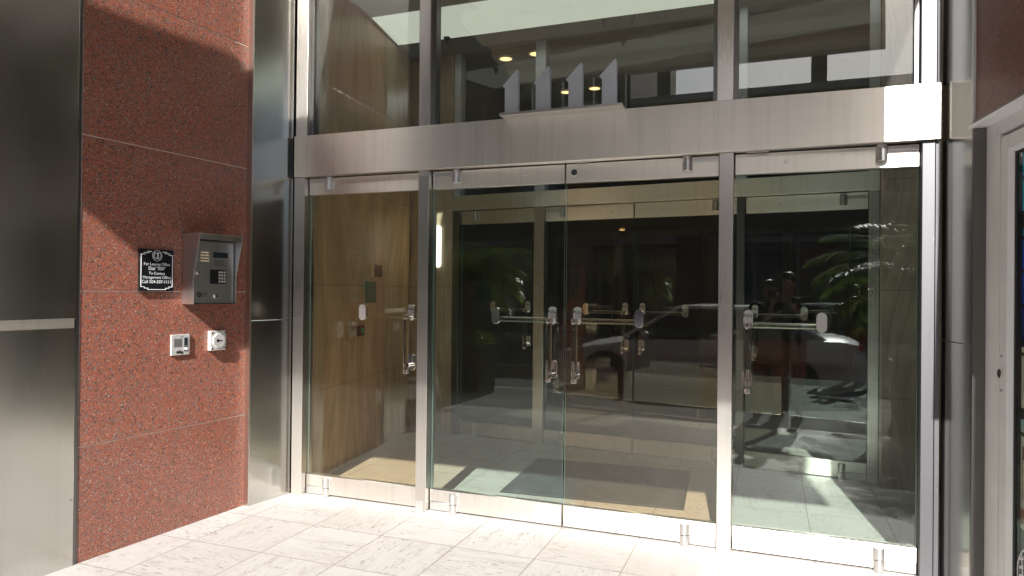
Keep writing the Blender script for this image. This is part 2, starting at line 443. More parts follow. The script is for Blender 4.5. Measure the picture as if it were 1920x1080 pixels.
for y in (-10.2, -12.6): mk.box(-40, 40, y, y + .1, -.148, -.146)
tag(mk.build('road_marking', M['white']), kind='structure')
fp = MB().slab([(-60, -60), (60, -60), (60, -17), (-60, -17)], -.4, 0).build('far_pavement', M['concrete']); tag(fp, kind='structure')
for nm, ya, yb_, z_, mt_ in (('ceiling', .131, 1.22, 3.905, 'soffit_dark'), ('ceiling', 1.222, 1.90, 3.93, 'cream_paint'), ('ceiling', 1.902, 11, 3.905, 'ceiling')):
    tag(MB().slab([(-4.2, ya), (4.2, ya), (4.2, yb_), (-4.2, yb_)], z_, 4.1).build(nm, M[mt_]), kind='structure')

# ------------------------------------------------------------------ left wall (frame: x along the wall into the recess, -y outwards)
LW0 = (-2.232, -1.47, 0); LWR = math.atan2(1.164, .104)
gw = thing('granite_wall', 'polished red granite wall at left carrying the black plaque and entry phone', 'wall', LW0, LWR)
zs = [(0.0, .6125), (.6175, 1.4465), (1.4515, 2.2835), (2.2885, 3.1155), (3.1205, 3.95)]
for z0, z1 in zs:
    box('granite_slab', M['granite'], gw, .006, 1.166, 0, .03, z0, z1, bevel=.0015)
box('mortar_bed', M['mortar'], gw, .004, 1.168, .0022, .03, .0, 3.949)
box('backing', M['concrete'], gw, -.5, 1.2, .032, .5, 0, 3.94)
sw = thing('steel_wall', 'tall brushed steel wall cladding at far left beside the red granite', 'wall', LW0, LWR)
box('panel', M['steel_wall'], sw, -.5, -.02, -.006, .028, 0, 1.252, bevel=.002)
box('panel', M['steel_wall'], sw, -.5, -.02, -.006, .028, 1.302, 3.95, bevel=.002)
box('band', M['steel_h'], sw, -.5, -.026, -.002, .028, 1.2535, 1.3005, bevel=.001)
box('edge_trim', M['dark_steel'], sw, -.0185, -.004, -.004, .028, 0, 3.95)
for z in (.35, .95, 1.75, 2.25): MB().cyl((-.035, -.0085, z), (-.035, -.005, z), .004, n=10).build('screw', M['dark_steel'], sw)
# pilaster by the doors
PL0 = (-2.087, -.338, 0); PLR = math.atan2(.353, .060)
def pilaster(label, loc, rz, L):
    t = thing('steel_pilaster', label, 'pilaster', loc, rz)
    box('panel', M['steel_wall'], t, 0, L, 0, .06, 0, 1.2515, bevel=.002)
    box('panel', M['steel_wall'], t, 0, L, 0, .06, 1.2545, 3.95, bevel=.002)
    box('edge_trim', M['steel'], t, -.012, -.0015, -.004, .06, 0, 3.95, bevel=.001)
    return t
pilaster('steel pilaster between the red granite wall and the leftmost glass door', PL0, PLR, .352)

# ------------------------------------------------------------------ things on the granite
gy = -.0015
pq = thing('wall_plaque', 'black plaque with white lettering and stepped border on the granite', 'plaque', LW0, LWR)
PX0, PX1, PZ0, PZ1 = .333, .559, 1.450, 1.696
pc = (PX0 + PX1) / 2
box('plate', M['blackp'], pq, PX0, PX1, -.016, gy, PZ0, PZ1, bevel=.002)
bd = MB(); w_ = .0042
def stroke(m, pts, w, y0, y1):
    for (a, b), (c, d) in zip(pts, pts[1:]):
        x0, x1 = min(a, c) - w / 2, max(a, c) + w / 2; z0, z1 = min(b, d) - w / 2, max(b, d) + w / 2
        m.box(x0, x1, y0, y1, z0, z1)
for q in (0, 1):
    f = (lambda x: x) if q == 0 else (lambda x: 2 * pc - x)
    Y0 = -.0172 - .0001 * q
    stroke(bd, [(f(PX0 + .050), PZ1 - .014), (f(PX0 + .075), PZ1 - .014)], w_, Y0, -.0155)
    stroke(bd, [(f(PX0 + .028), PZ1 - .022), (f(PX0 + .060), PZ1 - .022)], w_, Y0, -.0155)
    stroke(bd, [(f(PX0 + .034), PZ1 - .031), (f(PX0 + .010), PZ1 - .031), (f(PX0 + .010), PZ0 + .026), (f(PX0 + .032), PZ0 + .026), (f(PX0 + .032), PZ0 + .018), (f(PX0 + .055), PZ0 + .018), (f(PX0 + .055), PZ0 + .010)], w_, Y0, -.0155)
stroke(bd, [(PX0 + .055, PZ0 + .010), (PX1 - .055, PZ0 + .010)], w_, -.01725, -.0155)
bd.build('border', M['white'], pq)
em = MB(); ez = PZ1 - .037
ring(em, pc, ez, .0300, .0318, -.0172, -.0155); ring(em, pc, ez, .0165, .0188, -.0172, -.0155, a0=.9, a1=2 * PI - .9)
em.box(pc + .0005, pc + .0028, -.0172, -.0155, ez - .017, ez + .017)
ring(em, pc + .002, ez + .0085, .0066, .0086, -.0171, -.0155, a0=-PI / 2, a1=PI / 2, n=12)
ring(em, pc + .002, ez - .0080, .0074, .0094, -.0170, -.0155, a0=-PI / 2, a1=PI / 2, n=12)
for s_ in (-1, 1):
    for i in range(6):
        t = -.9 + i * .36
        em.ball((pc + s_ * .0245 * math.cos(t), -.0165, ez + .0245 * math.sin(t)), .0026, 1.3, .3, .8, 8, 6)
em.build('emblem', M['white'], pq)
tw = M['white']
text('lettering', tw, pq, 'For Leasing Office', pc, 1.6085, -.0166, .0235, bold=0)
text('lettering', tw, pq, 'Dial "000"', pc, 1.583, -.0166, .0275, bold=.0001)
text('lettering', tw, pq, 'To Contact', pc, 1.5545, -.0166, .0225, bold=0)
text('lettering', tw, pq, 'Management Office', pc, 1.531, -.0166, .0235, bold=0)
text('lettering', tw, pq, 'Call 504-507-1111', pc, 1.505, -.0166, .0262, bold=.0003)

ep = thing('entry_phone', 'grey steel entry phone with hood, keypad and display on the granite', 'entry phone', LW0, LWR)
A0, A1, B0, B1 = .630, .958, 1.372, 1.807
side = [(gy, B0), (-.102, B0), (-.102, 1.545), (-.150, 1.772), (-.150, B1), (gy, B1)]
for s0, s1 in ((A0, A0 + .004), (A1 - .004, A1)):
    m = MB(); n = len(side)
    vs = [(s0, y, z) for y, z in side] + [(s1, y, z) for y, z in side]
    m.add(vs, [tuple(range(n)), tuple(range(2 * n - 1, n - 1, -1))] + [((i + 1) % n, i, n + i, n + (i + 1) % n) for i in range(n)])
    m.build('side_panel', M['satin'], ep, bevel=.001)
MB().box(A0 + .0045, A1 - .0045, -.1495, gy, B1 - .004, B1 - .0005).box(A0 + .0045, A1 - .0045, -.1495, -.146, B1 - .036, B1 - .0045).build('hood', M['steel'], ep, bevel=.001)
FY = -.086
fpl = box('faceplate', M['satin'], ep, A0 + .012, A1 - .012, FY, FY + .004, B0 + .006, B1 - .045, bevel=.001)
MB().box(A0 + .0045, A1 - .0045, -.100, gy - .001, B0 + .0005, B0 + .005).box(A0 + .0045, A1 - .0045, FY + .005, gy - .002, B0 + .006, B1 - .006).build('housing', M['dark_steel'], ep)
g_ = MB()
for i in range(4):
    z = 1.697 - i * .0175
    g_.add([(.690, FY - .0008, z), (.750, FY - .0008, z), (.750, FY - .008, z - .009), (.690, FY - .008, z - .009), (.690, FY - .0008, z - .010), (.750, FY - .0008, z - .010)], [(0, 1, 2, 3), (3, 2, 5, 4), (0, 3, 4), (1, 5, 2)])
g_.build('speaker_louvre', M['chrome'], ep)
box('display', M['lcd'], ep, .786, .898, FY - .003, FY, 1.664, 1.699, bevel=.001)
kp = box('keypad', M['black'], ep, .762, .884, FY - .004, FY, 1.499, 1.588, bevel=.001)
kb_ = MB()
for r in range(4):
    for c in range(3):
        kb_.box(.826 + c * .0195, .838 + c * .0195, FY - .008, FY - .004, 1.5665 - r * .0195, 1.579 - r * .0195)
kb_.build('keys', M['plate'], kp, bevel=.0008)
tl = MB()
for i in range(5): tl.box(.792, .885 - .012 * (i % 2), FY - .0006, FY, 1.646 - i * .0075, 1.648 - i * .0075)
tl.build('print', M['black'], ep)
tl = MB()
for i in range(4): tl.box(.705, .745 - .008 * (i % 3), FY - .0006, FY, 1.440 - i * .0065, 1.442 - i * .0065)
tl.build('print', M['black'], ep)
lg = MB(); ring(lg, .684, 1.431, .010, .0165, FY - .0009, FY, 20)
for i in range(3):
    a = i * 2 * PI / 3 + .3
    lg.cyl((.684, FY - .0005, 1.431), (.684 + .014 * math.cos(a), FY - .0005, 1.431 + .014 * math.sin(a)), .0022, n=6)
lg.build('emblem', M['black'], ep)
MB().cyl((.806, FY, 1.423), (.806, FY - .007, 1.423), .015, .013).build('call_button', M['chrome'], ep, smooth='auto', bevel=.001)
MB().cyl((.676, FY, 1.566), (.676, FY - .010, 1.566), .011, .010).build('lock', M['chrome'], ep, smooth='auto')

ic = thing('intercom', 'small square steel intercom with slotted speaker and button on the granite', 'intercom', LW0, LWR)
box('plate', M['plate'], ic, .552, .682, -.012, gy, 1.061, 1.187, bevel=.003)
sl = MB()
for i in range(8): sl.box(.572 + i * .0072, .5755 + i * .0072, -.0126, -.0115, 1.110, 1.162)
sl.build('speaker_slots', M['black'], ic)
box('handset_label', M['lcd'], ic, .641, .665, -.0145, -.0118, 1.118, 1.166, bevel=.001)
MB().prism([(.641, 1.082), (.665, 1.082), (.665, 1.114), (.641, 1.114)], -.0140, -.0118).build('button_surround', M['dark_steel'], ic, bevel=.001)
MB().cyl((.653, -.0138, 1.098), (.653, -.019, 1.098), .009).build('button', M['white'], ic, smooth='auto')
MB().prism([(.585, 1.072), (.640, 1.070), (.632, 1.085), (.620, 1.083), (.612, 1.094), (.603, 1.083), (.592, 1.090)], -.0124, -.0116).build('scraped_patch', M['dark_steel'], ic)
for z in (1.174, 1.067): MB().cyl((.625, -.0116, z), (.625, -.0135, z), .004, n=10).build('screw', M['dark_steel'], ic)

ks = thing('key_switch', 'square metal key switch with keyhole, right of the small intercom', 'key switch', LW0, LWR)
box('base', M['plate'], ks, .822, .946, -.030, gy, 1.072, 1.198, bevel=.004)
kc, kz = .886, 1.134
MB().prism([(kc + .049 * math.cos(PI / 8 + i * PI / 4), kz + .049 * math.sin(PI / 8 + i * PI / 4)) for i in range(8)], -.037, -.029).build('cover', M['plate'], ks, bevel=.002)
kh = MB(); kh.prism(circle(kc - .012, kz, .0105, 16), -.0378, -.0365); kh.prism([(kc - .008, kz - .004), (kc + .024, kz - .003), (kc + .024, kz + .003), (kc - .008, kz + .004)], -.0376, -.0364)
kh.build('keyhole', M['black'], ks)
for x in (.834, .936):
    for z in (1.084, 1.186): MB().cyl((x, -.029, z), (x, -.0325, z), .006, n=12).build('screw', M['chrome'], ks, smooth='auto')

# ------------------------------------------------------------------ entrance frame
ef = thing('entrance_frame', 'brushed steel entrance frame with deep header above four outer glass doors', 'door frame')
HB, HT, TOP = 2.273, 2.565, 3.95
hd = MB().box(-1.998, 2.020, -.022, .12, HB, HT).build('header', M['steel_h'], ef, bevel=.003)
box('jamb', M['steel'], ef, -1.985, -1.922, 0, .12, 0, HB - .001, bevel=.002)
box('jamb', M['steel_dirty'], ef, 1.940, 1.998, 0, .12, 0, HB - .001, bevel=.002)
box('jamb_trim', M['steel'], ef, -2.020, -1.989, .014, .10, 0, HB - .001, bevel=.001)
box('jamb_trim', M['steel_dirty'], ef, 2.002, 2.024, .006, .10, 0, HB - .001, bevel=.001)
m1 = box('mullion', M['steel'], ef, -1.004, -.926, 0, .12, 0, HB - .001, bevel=.002)
box('mullion', M['steel'], ef, .927, 1.006, 0, .12, 0, HB - .001, bevel=.002)
box('top_plate', M['satin'], m1, -1.0035, -.9265, -.003, -.0005, 2.236, 2.271, bevel=.001)
bb = MB().box(-1.000, -.942, -.003, -.0005, .004, .072).box(-1.006, -.942, -.030, -.003, .001, .004)
for x, z in ((-.990, .060), (-.990, .022), (-.955, .050), (-.955, .018)): bb.cyl((x, -.003, z), (x, -.0048, z), .0035, n=8)
bb.build('base_bracket', M['satin'], m1)
for x0, x1 in ((-1.977, -1.905), (-1.005, -.925), (.912, 1.002), (1.932, 2.003)):
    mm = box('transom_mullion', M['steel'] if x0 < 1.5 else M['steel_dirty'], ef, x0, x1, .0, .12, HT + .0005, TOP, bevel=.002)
box('jamb_trim', M['steel'], ef, -2.012, -1.981, .014, .10, HT + .0005, TOP, bevel=.001)
box('jamb_trim', M['steel_dirty'], ef, 2.007, 2.026, .006, .10, HT + .0005, TOP, bevel=.001)
for x0, x1 in ((-1.9045, -1.0055), (-.9245, .9115), (1.0025, 1.9315)):
    p = MB().box(x0 + .012, x1 - .012, .062, .074, HT + .002, TOP - .002).build('transom_pane', M['transom_glass'], ef)
    for xa, xb in ((x0 + .0005, x0 + .024), (x1 - .024, x1 - .0005)):
        box('glazing_bead', M['dark_steel'], p, xa, xb, .040, .105, HT + .001, TOP - .001)
box('strike_plate', M['satin'], hd, .072, .155, .02, .034, HB - .006, HB - .0012)
box('strike_plate', M['satin'], hd, 1.075, 1.19, .02, .034, HB - .006, HB - .0012)
MB().box(-1.92, 1.938, .05, .1, HB - .0055, HB - .0014).build('shadow_gap', M['gap'], hd)

# ------------------------------------------------------------------ glass doors (frame: x 0..w, y=0 at the rail face)
def door(label, group, loc, rz, w, hinge, gm, lock=False, plate='chrome', z0=.012, top=2.266):
    t = thing('glass_door', label, 'door', loc, rz, group)
    fx = (lambda x: x) if hinge == 'L' else (lambda x: w - x)
    def bx(m, x0, x1, *r):
        a, b = fx(x0), fx(x1); m.box(min(a, b), max(a, b), *r); return m
    tr = MB().box(.002, w - .002, 0, .045, 2.15, top).build('top_rail', M['steel_h'], t, bevel=.002)
    poly = [(fx(x), z) for x, z in ((.002, z0 + .05), (.152, z0 + .05), (.152, z0), (w - .002, z0), (w - .002, .143), (.002, .143))]
    br = MB().prism(poly, 0, .045).build('bottom_rail', M['steel_h'], t, bevel=.002)
    m = MB().box(.003, w - .003, .016, .028, .1405, 2.1525)
    m.mi = [0, 0, 0, 0, 1, 1]
    m.mi = [1, 1, 0, 0, 1, 1]
    m.build('pane', [gm, M['edge']], t)
    pv = MB().cyl((fx(.178), -.008, z0 + .052), (fx(.178), -.008, z0 + .116), .0275).build('pivot', M['satin'], br, smooth='auto', bevel=.002)
    pv = MB().cyl((fx(.178), -.006, z0 - .010), (fx(.178), -.006, z0 + .047), .0265)
    bx(pv, .002, .1505, .002, .043, z0 - .006, z0 + .047)
    pv.build('pivot_arm', M['satin'], t, smooth='auto', bevel=.0015)
    pt = MB().cyl((fx(.178), -.010, 2.183), (fx(.178), -.010, 2.248), .0285).build('pivot', M['satin'], tr, smooth='auto', bevel=.002)
    pa = MB().cyl((fx(.178), -.010, 2.250), (fx(.178), -.010, 2.271), .0255)
    bx(pa, .003, .1515, -.006, -.001, 2.234, 2.259)
    pa.cyl((fx(.135), -.006, 2.2465), (fx(.135), -.0085, 2.2465), .005, n=10)
    pa.build('pivot_arm', M['satin'], t, smooth='auto')
    MB().cyl((fx(.655), 0, 2.213), (fx(.655), -.006, 2.213), .0115, .010).build('stud', M['plate'], tr, smooth='auto')
    if lock:
        lk = MB().cyl((fx(w - .055), 0, 2.213), (fx(w - .055), -.007, 2.213), .021).build('lock', M['chrome'], tr, smooth='auto', bevel=.001)
        MB().prism([(fx(w - .055) - .0022, 2.203), (fx(w - .055) + .0022, 2.203), (fx(w - .055) + .0022, 2.223), (fx(w - .055) - .0022, 2.223)], -.0076, -.0069).build('keyway', M['black'], lk)
    # pull handle and push bar
    xv = fx(w - .078); xp = fx(w - .462); GY = .016
    h = MB().cyl((xv, -.050, .915), (xv, -.050, 1.305), .0185).build('pull_handle', M['acrylic'], t, smooth='auto', bevel=.002)
    c = MB()
    for z in (.925, 1.292): c.cyl((xv, -.050, z - .013), (xv, -.050, z + .013), .0215)
    for z in (.965, 1.285): c.cyl((xv, -.034, z), (xv, GY - .004, z), .014)
    c.build('collar', M['chrome'], h, smooth='auto', bevel=.0015)
    MB().prism(stadium(xv, 1.322, .052, .112), GY - .006, GY - .0005).build('pull_plate', M['satin'], h, bevel=.001)
    text('lettering', M['gap'], h, 'PULL', xv, 1.345, GY - .0066, .024, bold=.0006)
    MB().prism(stadium(xv + (.012 if hinge == 'L' else -.004), .985, .052, .112), GY - .006, GY - .0005).build('lower_plate', M['chrome'], h, bevel=.001)
    hb = MB().cyl((fx(w - .060), .086, 1.288), (xp + (.0 if hinge == 'L' else 0), .086, 1.288), .0165).build('push_bar', M['acrylic'], t, smooth='auto', bevel=.002)
    c = MB()
    for x in (fx(w - .078), xp): c.cyl((x, .028, 1.288), (x, .072, 1.288), .012)
    c.build('bracket', M['chrome'], hb, smooth='auto')
    e = MB().prism(stadium(xp, 1.314, .054, .110), GY - .007, GY - .0005).build('end_plate', M[plate], hb, bevel=.001)
    MB().prism(stadium(xp, 1.314, .054, .110), .0285, .034).prism(stadium(xv, 1.322, .052, .112), .0285, .034).build('inner_plate', M['chrome'], hb, bevel=.001)
    return t
OG = 'outer glass doors of the entrance'
door('leftmost outer glass door, bronze tinted, next to the left steel pilaster', OG, (-1.918, .05, 0), 0, .911, 'L', M['bronze_glass'], plate='plate')
door('outer glass door with greenish pane, hinged on the left mullion', OG, (-.922, .05, 0), 0, .920, 'L', M['green_glass'])
door('outer bronze tinted door with a round lock in its top rail', OG, (.005, .05, 0), 0, .919, 'R', M['bronze_glass'], lock=True)
door('rightmost outer glass door with greenish pane and sunlit bottom rail', OG, (1.010, .05, 0), 0, .926, 'R', M['green_glass'], plate='satin')

# ------------------------------------------------------------------ house number
hn = thing('house_number', 'four slanted steel numerals reading 1111 on a thin shelf above the doors', 'house number')
box('shelf', M['steel'], hn, -.374, .391, -.135, -.0225, 2.556, 2.572, bevel=.002)
for i in range(4):
    x = -.269 + i * .2055
    n_ = MB().prism([(x - .087, 2.583), (x, 2.583), (x - .002, 2.845), (x - .012, 2.845), (x - .104, 2.752), (x - .087, 2.736)], -.090, -.050).build('numeral', M['numeral'], hn, bevel=.002)
    box('foot', M['numeral'], n_, x - .106, x + .016, -.105, -.030, 2.5725, 2.5825, bevel=.001)

# ------------------------------------------------------------------ vestibule
SW0 = (-2.020, .125, 0); SWR = math.atan2(2.1, -.33)
lp_ = thing('ceiling_glow', 'long pale ceiling strip with added glow above the transom, with three sprinkler heads under it', 'ceiling light', (0, 1.56, 3.90))
MB().slab([(-2.15, -.335), (3.2, -.335), (3.2, .335), (-2.27, .335)], .0, .012).build('glow_face', M['panel'], lp_)  # glowing sheet added so the pale ceiling strip comes out bright
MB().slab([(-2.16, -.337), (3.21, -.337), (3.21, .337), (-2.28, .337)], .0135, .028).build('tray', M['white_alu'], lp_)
vw = thing('stone_wall', 'book-matched brown stone wall inside the vestibule behind the leftmost door', 'wall', SW0, SWR)
for z0, z1 in ((0, .688), (.691, 1.508), (1.511, 2.345), (2.348, 3.15), (3.153, 3.9)):
    box('stone_slab', M['stone_book'], vw, 0, .858, 0, .04, z0, z1, bevel=.001)
    box('stone_slab', M['stone_book'], vw, .8605, 2.24, 0, .04, z0, z1, bevel=.001)
box('backing', M['gap'], vw, 0, 2.24, .004, .2, 0, 3.9)
def onwall(name, label, cat, s0, s1, z0, z1, d, mat):
    t = thing(name, label, cat, SW0, SWR); box('plate', mat, t, s0, s1, -d, -.001, z0, z1, bevel=.002); return t
wb = onwall('wall_box', 'small dark brown wall box high on the vestibule stone, above the green notice', 'wall box', 1.26, 1.46, 1.593, 1.703, .022, M['bronze'])
box('lit_edge', M['cream'], wb, 1.252, 1.2595, -.022, -.001, 1.593, 1.703)
gn = onwall('notice', 'dark green notice with faint lettering on the brown stone wall', 'notice', 1.11, 1.35, 1.352, 1.548, .008, M['greensign'])
nl = MB()
for i, (a, b) in enumerate(((1.13, 1.27), (1.13, 1.32), (1.13, 1.22))): nl.box(a, b, -.0086, -.0078, 1.452 - i * .02, 1.458 - i * .02)
nl.build('lettering', M['far_trim'], gn)
bt = onwall('push_button', 'black exit button plate with glowing green centre on the stone wall', 'push button', .935, 1.075, 1.068, 1.158, .018, M['black'])
box('button', M['greenlamp'], bt, 1.0, 1.05, -.024, -.0175, 1.092, 1.136, bevel=.002)
s1 = onwall('light_switch', 'pale switch plate on the brown stone wall beside the pull handle', 'light switch', 1.80, 1.975, 1.068, 1.160, .012, M['cream'])
box('rocker', M['white'], s1, 1.865, 1.91, -.016, -.0115, 1.09, 1.138, bevel=.002)
s2 = onwall('outlet', 'pale blank outlet cover low on the brown stone wall', 'outlet', 1.385, 1.515, .402, .552, .012, M['cream'])
box('insert', M['white'], s2, 1.425, 1.475, -.015, -.0115, .44, .515, bevel=.002)

IP0 = (-1.68, 2.307, 0); IPR = math.atan2(-.1, 1.0)
rw_ = thing('stone_wall', 'narrow brown stone wall right of the inner doors behind the rightmost door', 'wall', (1.997, 1.78, 0))
for z0, z1 in ((0, .688), (.691, 1.508), (1.511, 2.345), (2.348, 3.15), (3.153, 3.9)):
    box('stone_slab', M['stone'], rw_, 0, 1.6, 0, .14, z0, z1, bevel=.001)
box('backing', M['gap'], rw_, .003, 1.6, .004, .138, 0, 3.9)
lw_ = thing('stone_wall', 'narrow brown stone return left of the inner doors with a glowing patch for sunlight', 'wall', IP0, IPR)
for z0, z1 in ((0, .688), (.691, 1.508), (1.511, 2.345), (2.348, 3.15), (3.153, 3.9)):
    box('stone_slab', M['stone'], lw_, -.72, -.2655, -.01, .12, z0, z1, bevel=.001)
    box('stone_slab', M['stone'], lw_, -.2635, -.177, -.01, .12, z0, z1, bevel=.001)
box('backing', M['gap'], lw_, -.72, -.18, -.006, .118, 0, 3.9)
wl = thing('sunlit_patch', 'slim upright glowing patch standing for sunlight on the narrow stone return', 'sunlit patch', IP0, IPR)
MB().prism(stadium(-.338, 1.93, .072, .44), -.045, -.0115).build('glow_face', M['sun_sliver'], wl, bevel=.01)  # emissive capsule stands in for a sliver of sun on the stone

fi = thing('entrance_frame', 'inner steel door frame standing across the back of the vestibule', 'door frame', IP0, IPR)
IH, IT = 2.29, 2.44
box('header', M['steel_h'], fi, -.176, 3.694, -.015, .10, IH, IT, bevel=.003)
for x0, x1, mm in ((-.175, -.102, M['dark_steel']), (3.618, 3.693, M['steel'])):
    box('jamb', mm, fi, x0, x1, 0, .10, 0, IH - .001, bevel=.002)
box('mullion', M['steel'], fi, .737, .845, 0, .10, 0, IH - .001, bevel=.002)
box('mullion', M['dark_steel'], fi, 2.625, 2.690, 0, .10, 0, IH - .001, bevel=.002)
for x0, x1 in ((-.175, -.102), (.737, .845), (2.612, 2.700), (3.618, 3.693)):
    box('transom_mullion', M['numeral'], fi, x0, x1, .0, .10, IT + .0005, 3.899, bevel=.002)
for x0, x1 in ((-.101, .736), (.846, 2.611), (2.701, 3.617)):
    MB().box(x0, x1, .05, .06, IT + .001, 3.898).build('transom_pane', M['clear_glass'], fi)
IG = 'inner glass doors at the back of the vestibule'
def iloc(s, y): 
    c, q = math.cos(IPR), math.sin(IPR); return (IP0[0] + s * c - y * q, IP0[1] + s * q + y * c, 0)
door('inner glass door seen through the green pane, leftmost beside the dark jamb', IG, iloc(-.100, .03), IPR, .835, 'L', M['clear_glass'], top=2.284)
door('inner glass door right of the pale inner mullion, left of the centre pair', IG, iloc(.847, .03), IPR, .872, 'L', M['clear_glass'], top=2.284)
door('inner glass door behind the outer door with the round lock, right of the centre pair', IG, iloc(1.725, .03), IPR, .898, 'R', M['clear_glass'], top=2.284)
door('inner glass door at far right beside the narrow stone wall', IG, iloc(2.692, .03), IPR, .924, 'R', M['clear_glass'], top=2.284)

mt = thing('floor_mat', 'grey carpet mat lying on the vestibule floor behind the middle doors', 'mat', (-.02, 1.19, 0), math.radians(3.6))
box('carpet', M['carpet'], mt, -.64, .64, -.525, .525, .0015, .010, bevel=.003)
MB().slab([(-.655, -.54), (.655, -.54), (.655, .54), (-.655, .54)], .001, .005).build('border', M['tyre'], mt)

for x, y in ((-1.392, 2.62), (-1.055, 2.55), (-1.137, 3.959), (-.776, 3.918)):
    pass
LBL = ['recessed downlight glowing warm left of the bluish inner mullion, above the numerals', 'recessed downlight glowing warm touching the bluish inner mullion',
       'recessed downlight glowing warm just left of the third numeral', 'recessed downlight glowing warm between the third and fourth numerals', 'tiny far downlight seen deep in the lobby through the locked door']
for (x, y, r, z), lb in zip(((-1.40, 2.60, .062, 3.9), (-1.055, 2.56, .062, 3.9), (-1.137, 3.959, .062, 3.9), (-.776, 3.918, .062, 3.9), (-1.35, 8.4, .05, 2.62)), LBL):
    t = thing('downlight', lb, 'downlight', (x, y, z), group='recessed downlights of the lobby ceiling')
    m = MB(); ring_pts = []
    m.cyl((0, 0, -.003), (0, 0, -.0065), r).build('lens', M['lamp'], t)
    rr = MB(); n = 28
    vs = []
    for rad, z_ in ((r + .002, -.002), (r + .02, -.002), (r + .02, -.009), (r + .002, -.009)):
        vs += [(rad * math.cos(2 * PI * i / n), rad * math.sin(2 * PI * i / n), z_) for i in range(n)]
    fs = []
    for e in range(4):
        for i in range(n):
            fs.append((e * n + i, e * n + (i + 1) % n, ((e + 1) % 4) * n + (i + 1) % n, ((e + 1) % 4) * n + i))
    rr.add(vs, fs).build('trim_ring', M['white_alu'], t)
# lobby shell
lb = thing('wood_wall', 'dark wood panelled lobby walls deep behind the inner doors', 'wall')
w3 = MB()
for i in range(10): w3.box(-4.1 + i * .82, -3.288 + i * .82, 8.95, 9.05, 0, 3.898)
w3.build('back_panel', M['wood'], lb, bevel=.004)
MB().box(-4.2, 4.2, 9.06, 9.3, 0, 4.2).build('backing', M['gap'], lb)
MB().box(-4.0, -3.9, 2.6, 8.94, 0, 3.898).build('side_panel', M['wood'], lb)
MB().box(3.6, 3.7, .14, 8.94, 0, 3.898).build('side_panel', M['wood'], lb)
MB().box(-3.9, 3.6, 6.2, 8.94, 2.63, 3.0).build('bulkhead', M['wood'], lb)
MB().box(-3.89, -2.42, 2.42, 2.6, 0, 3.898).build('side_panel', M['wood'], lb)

# ------------------------------------------------------------------ right wall (frame: x runs from the doors towards the street, -y outwards)
RW0 = (2.036, .02, 0); RWR = math.atan2(-math.cos(math.radians(7)), math.sin(math.radians(7)))
def rpil():
    t = thing('steel_pilaster', 'steel pilaster right of the rightmost door, beside the white shop window', 'pilaster', RW0, RWR)
    box('panel', M['steel_wall'], t, -.008, .372, 0, .06, 0, 1.2385, bevel=.002)
    box('panel', M['steel_wall'], t, -.008, .372, 0, .06, 1.2415, 3.95, bevel=.002)
    box('edge_trim', M['white_bead'], t, .3735, .381, -.006, .05, 2.262, 3.95, bevel=.001)
    box('edge_trim', M['dark_steel'], t, .3735, .392, -.004, .05, 0, 2.24, bevel=.001)
    return t
rpil()
gr = thing('granite_wall', 'dark red granite wall above the white shop window at right', 'wall', RW0, RWR)
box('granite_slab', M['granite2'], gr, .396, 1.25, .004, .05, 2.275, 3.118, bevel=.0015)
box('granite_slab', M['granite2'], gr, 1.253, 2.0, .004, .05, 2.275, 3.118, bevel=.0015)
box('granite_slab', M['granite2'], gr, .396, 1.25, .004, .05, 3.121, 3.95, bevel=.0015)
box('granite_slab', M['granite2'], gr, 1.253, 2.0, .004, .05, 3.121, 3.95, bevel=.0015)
box('backing', M['concrete'], gr, .0, 2.0, .062, .6, 2.27, 3.94)
box('flashing', M['dark_steel'], gr, .394, 2.0, -.004, .05, 2.262, 2.2745)
swn = thing('shop_window', 'white painted aluminium shop window at right edge with posters behind glass', 'shop window', RW0, RWR)
box('drip_sill', M['white_bead'], swn, .355, 2.0, -.014, .09, 2.246, 2.2605, bevel=.001)
box('head', M['white_alu'], swn, .395, 2.0, .052, .12, 2.185, 2.2455, bevel=.003)
box('filler', M['cream'], swn, .275, .322, .045, .10, 0, 2.2455, bevel=.004)
box('jamb_panel', M['white_alu'], swn, .3235, .470, .050, .11, 0, 2.2455, bevel=.003)
box('post', M['white_alu'], swn, .4735, .531, .048, .12, 0, 2.1845, bevel=.003)
stl = box('stile', M['white_alu'], swn, .534, .600, .050, .12, 0, 2.168, bevel=.003)
box('head_rail', M['white_alu'], swn, .6005, 1.95, .051, .12, 2.105, 2.168, bevel=.003)
bead = MB()
bead.add([(.601, .050, 0), (.640, .060, 0), (.640, .11, 0), (.601, .11, 0), (.601, .050, 2.1045), (.640, .060, 2.085), (.640, .11, 2.085), (.601, .11, 2.1045)], [(0, 1, 5, 4), (1, 2, 6, 5), (2, 3, 7, 6), (3, 0, 4, 7), (0, 3, 2, 1), (4, 5, 6, 7)])
bead.build('side_bead', M['white_bead'], swn)
bd2 = MB(); bd2.add([(.6015, .050, 2.1048), (1.95, .050, 2.1048), (1.95, .060, 2.086), (.6405, .060, 2.086), (.6015, .11, 2.1048), (1.95, .11, 2.1048), (1.95, .11, 2.086), (.6405, .11, 2.086)], [(0, 1, 2, 3), (4, 7, 6, 5), (0, 4, 5, 1), (3, 2, 6, 7), (0, 3, 7, 4), (1, 5, 6, 2)])
bd2.build('top_bead', M['white_bead'], swn)
box('gasket', M['gap'], swn, .6405, .661, .0625, .112, 0, 2.085)
box('gasket', M['gap'], swn, .6615, 1.95, .0625, .112, 2.074, 2.085)
wg = MB().box(.6615, 1.94, .066, .074, .05, 2.0735).build('pane', M['clear_glass'], swn)
lkk = MB().cyl((.552, .050, 1.132), (.552, .042, 1.132), .021).build('lock', M['chrome'], stl, smooth='auto', bevel=.001)
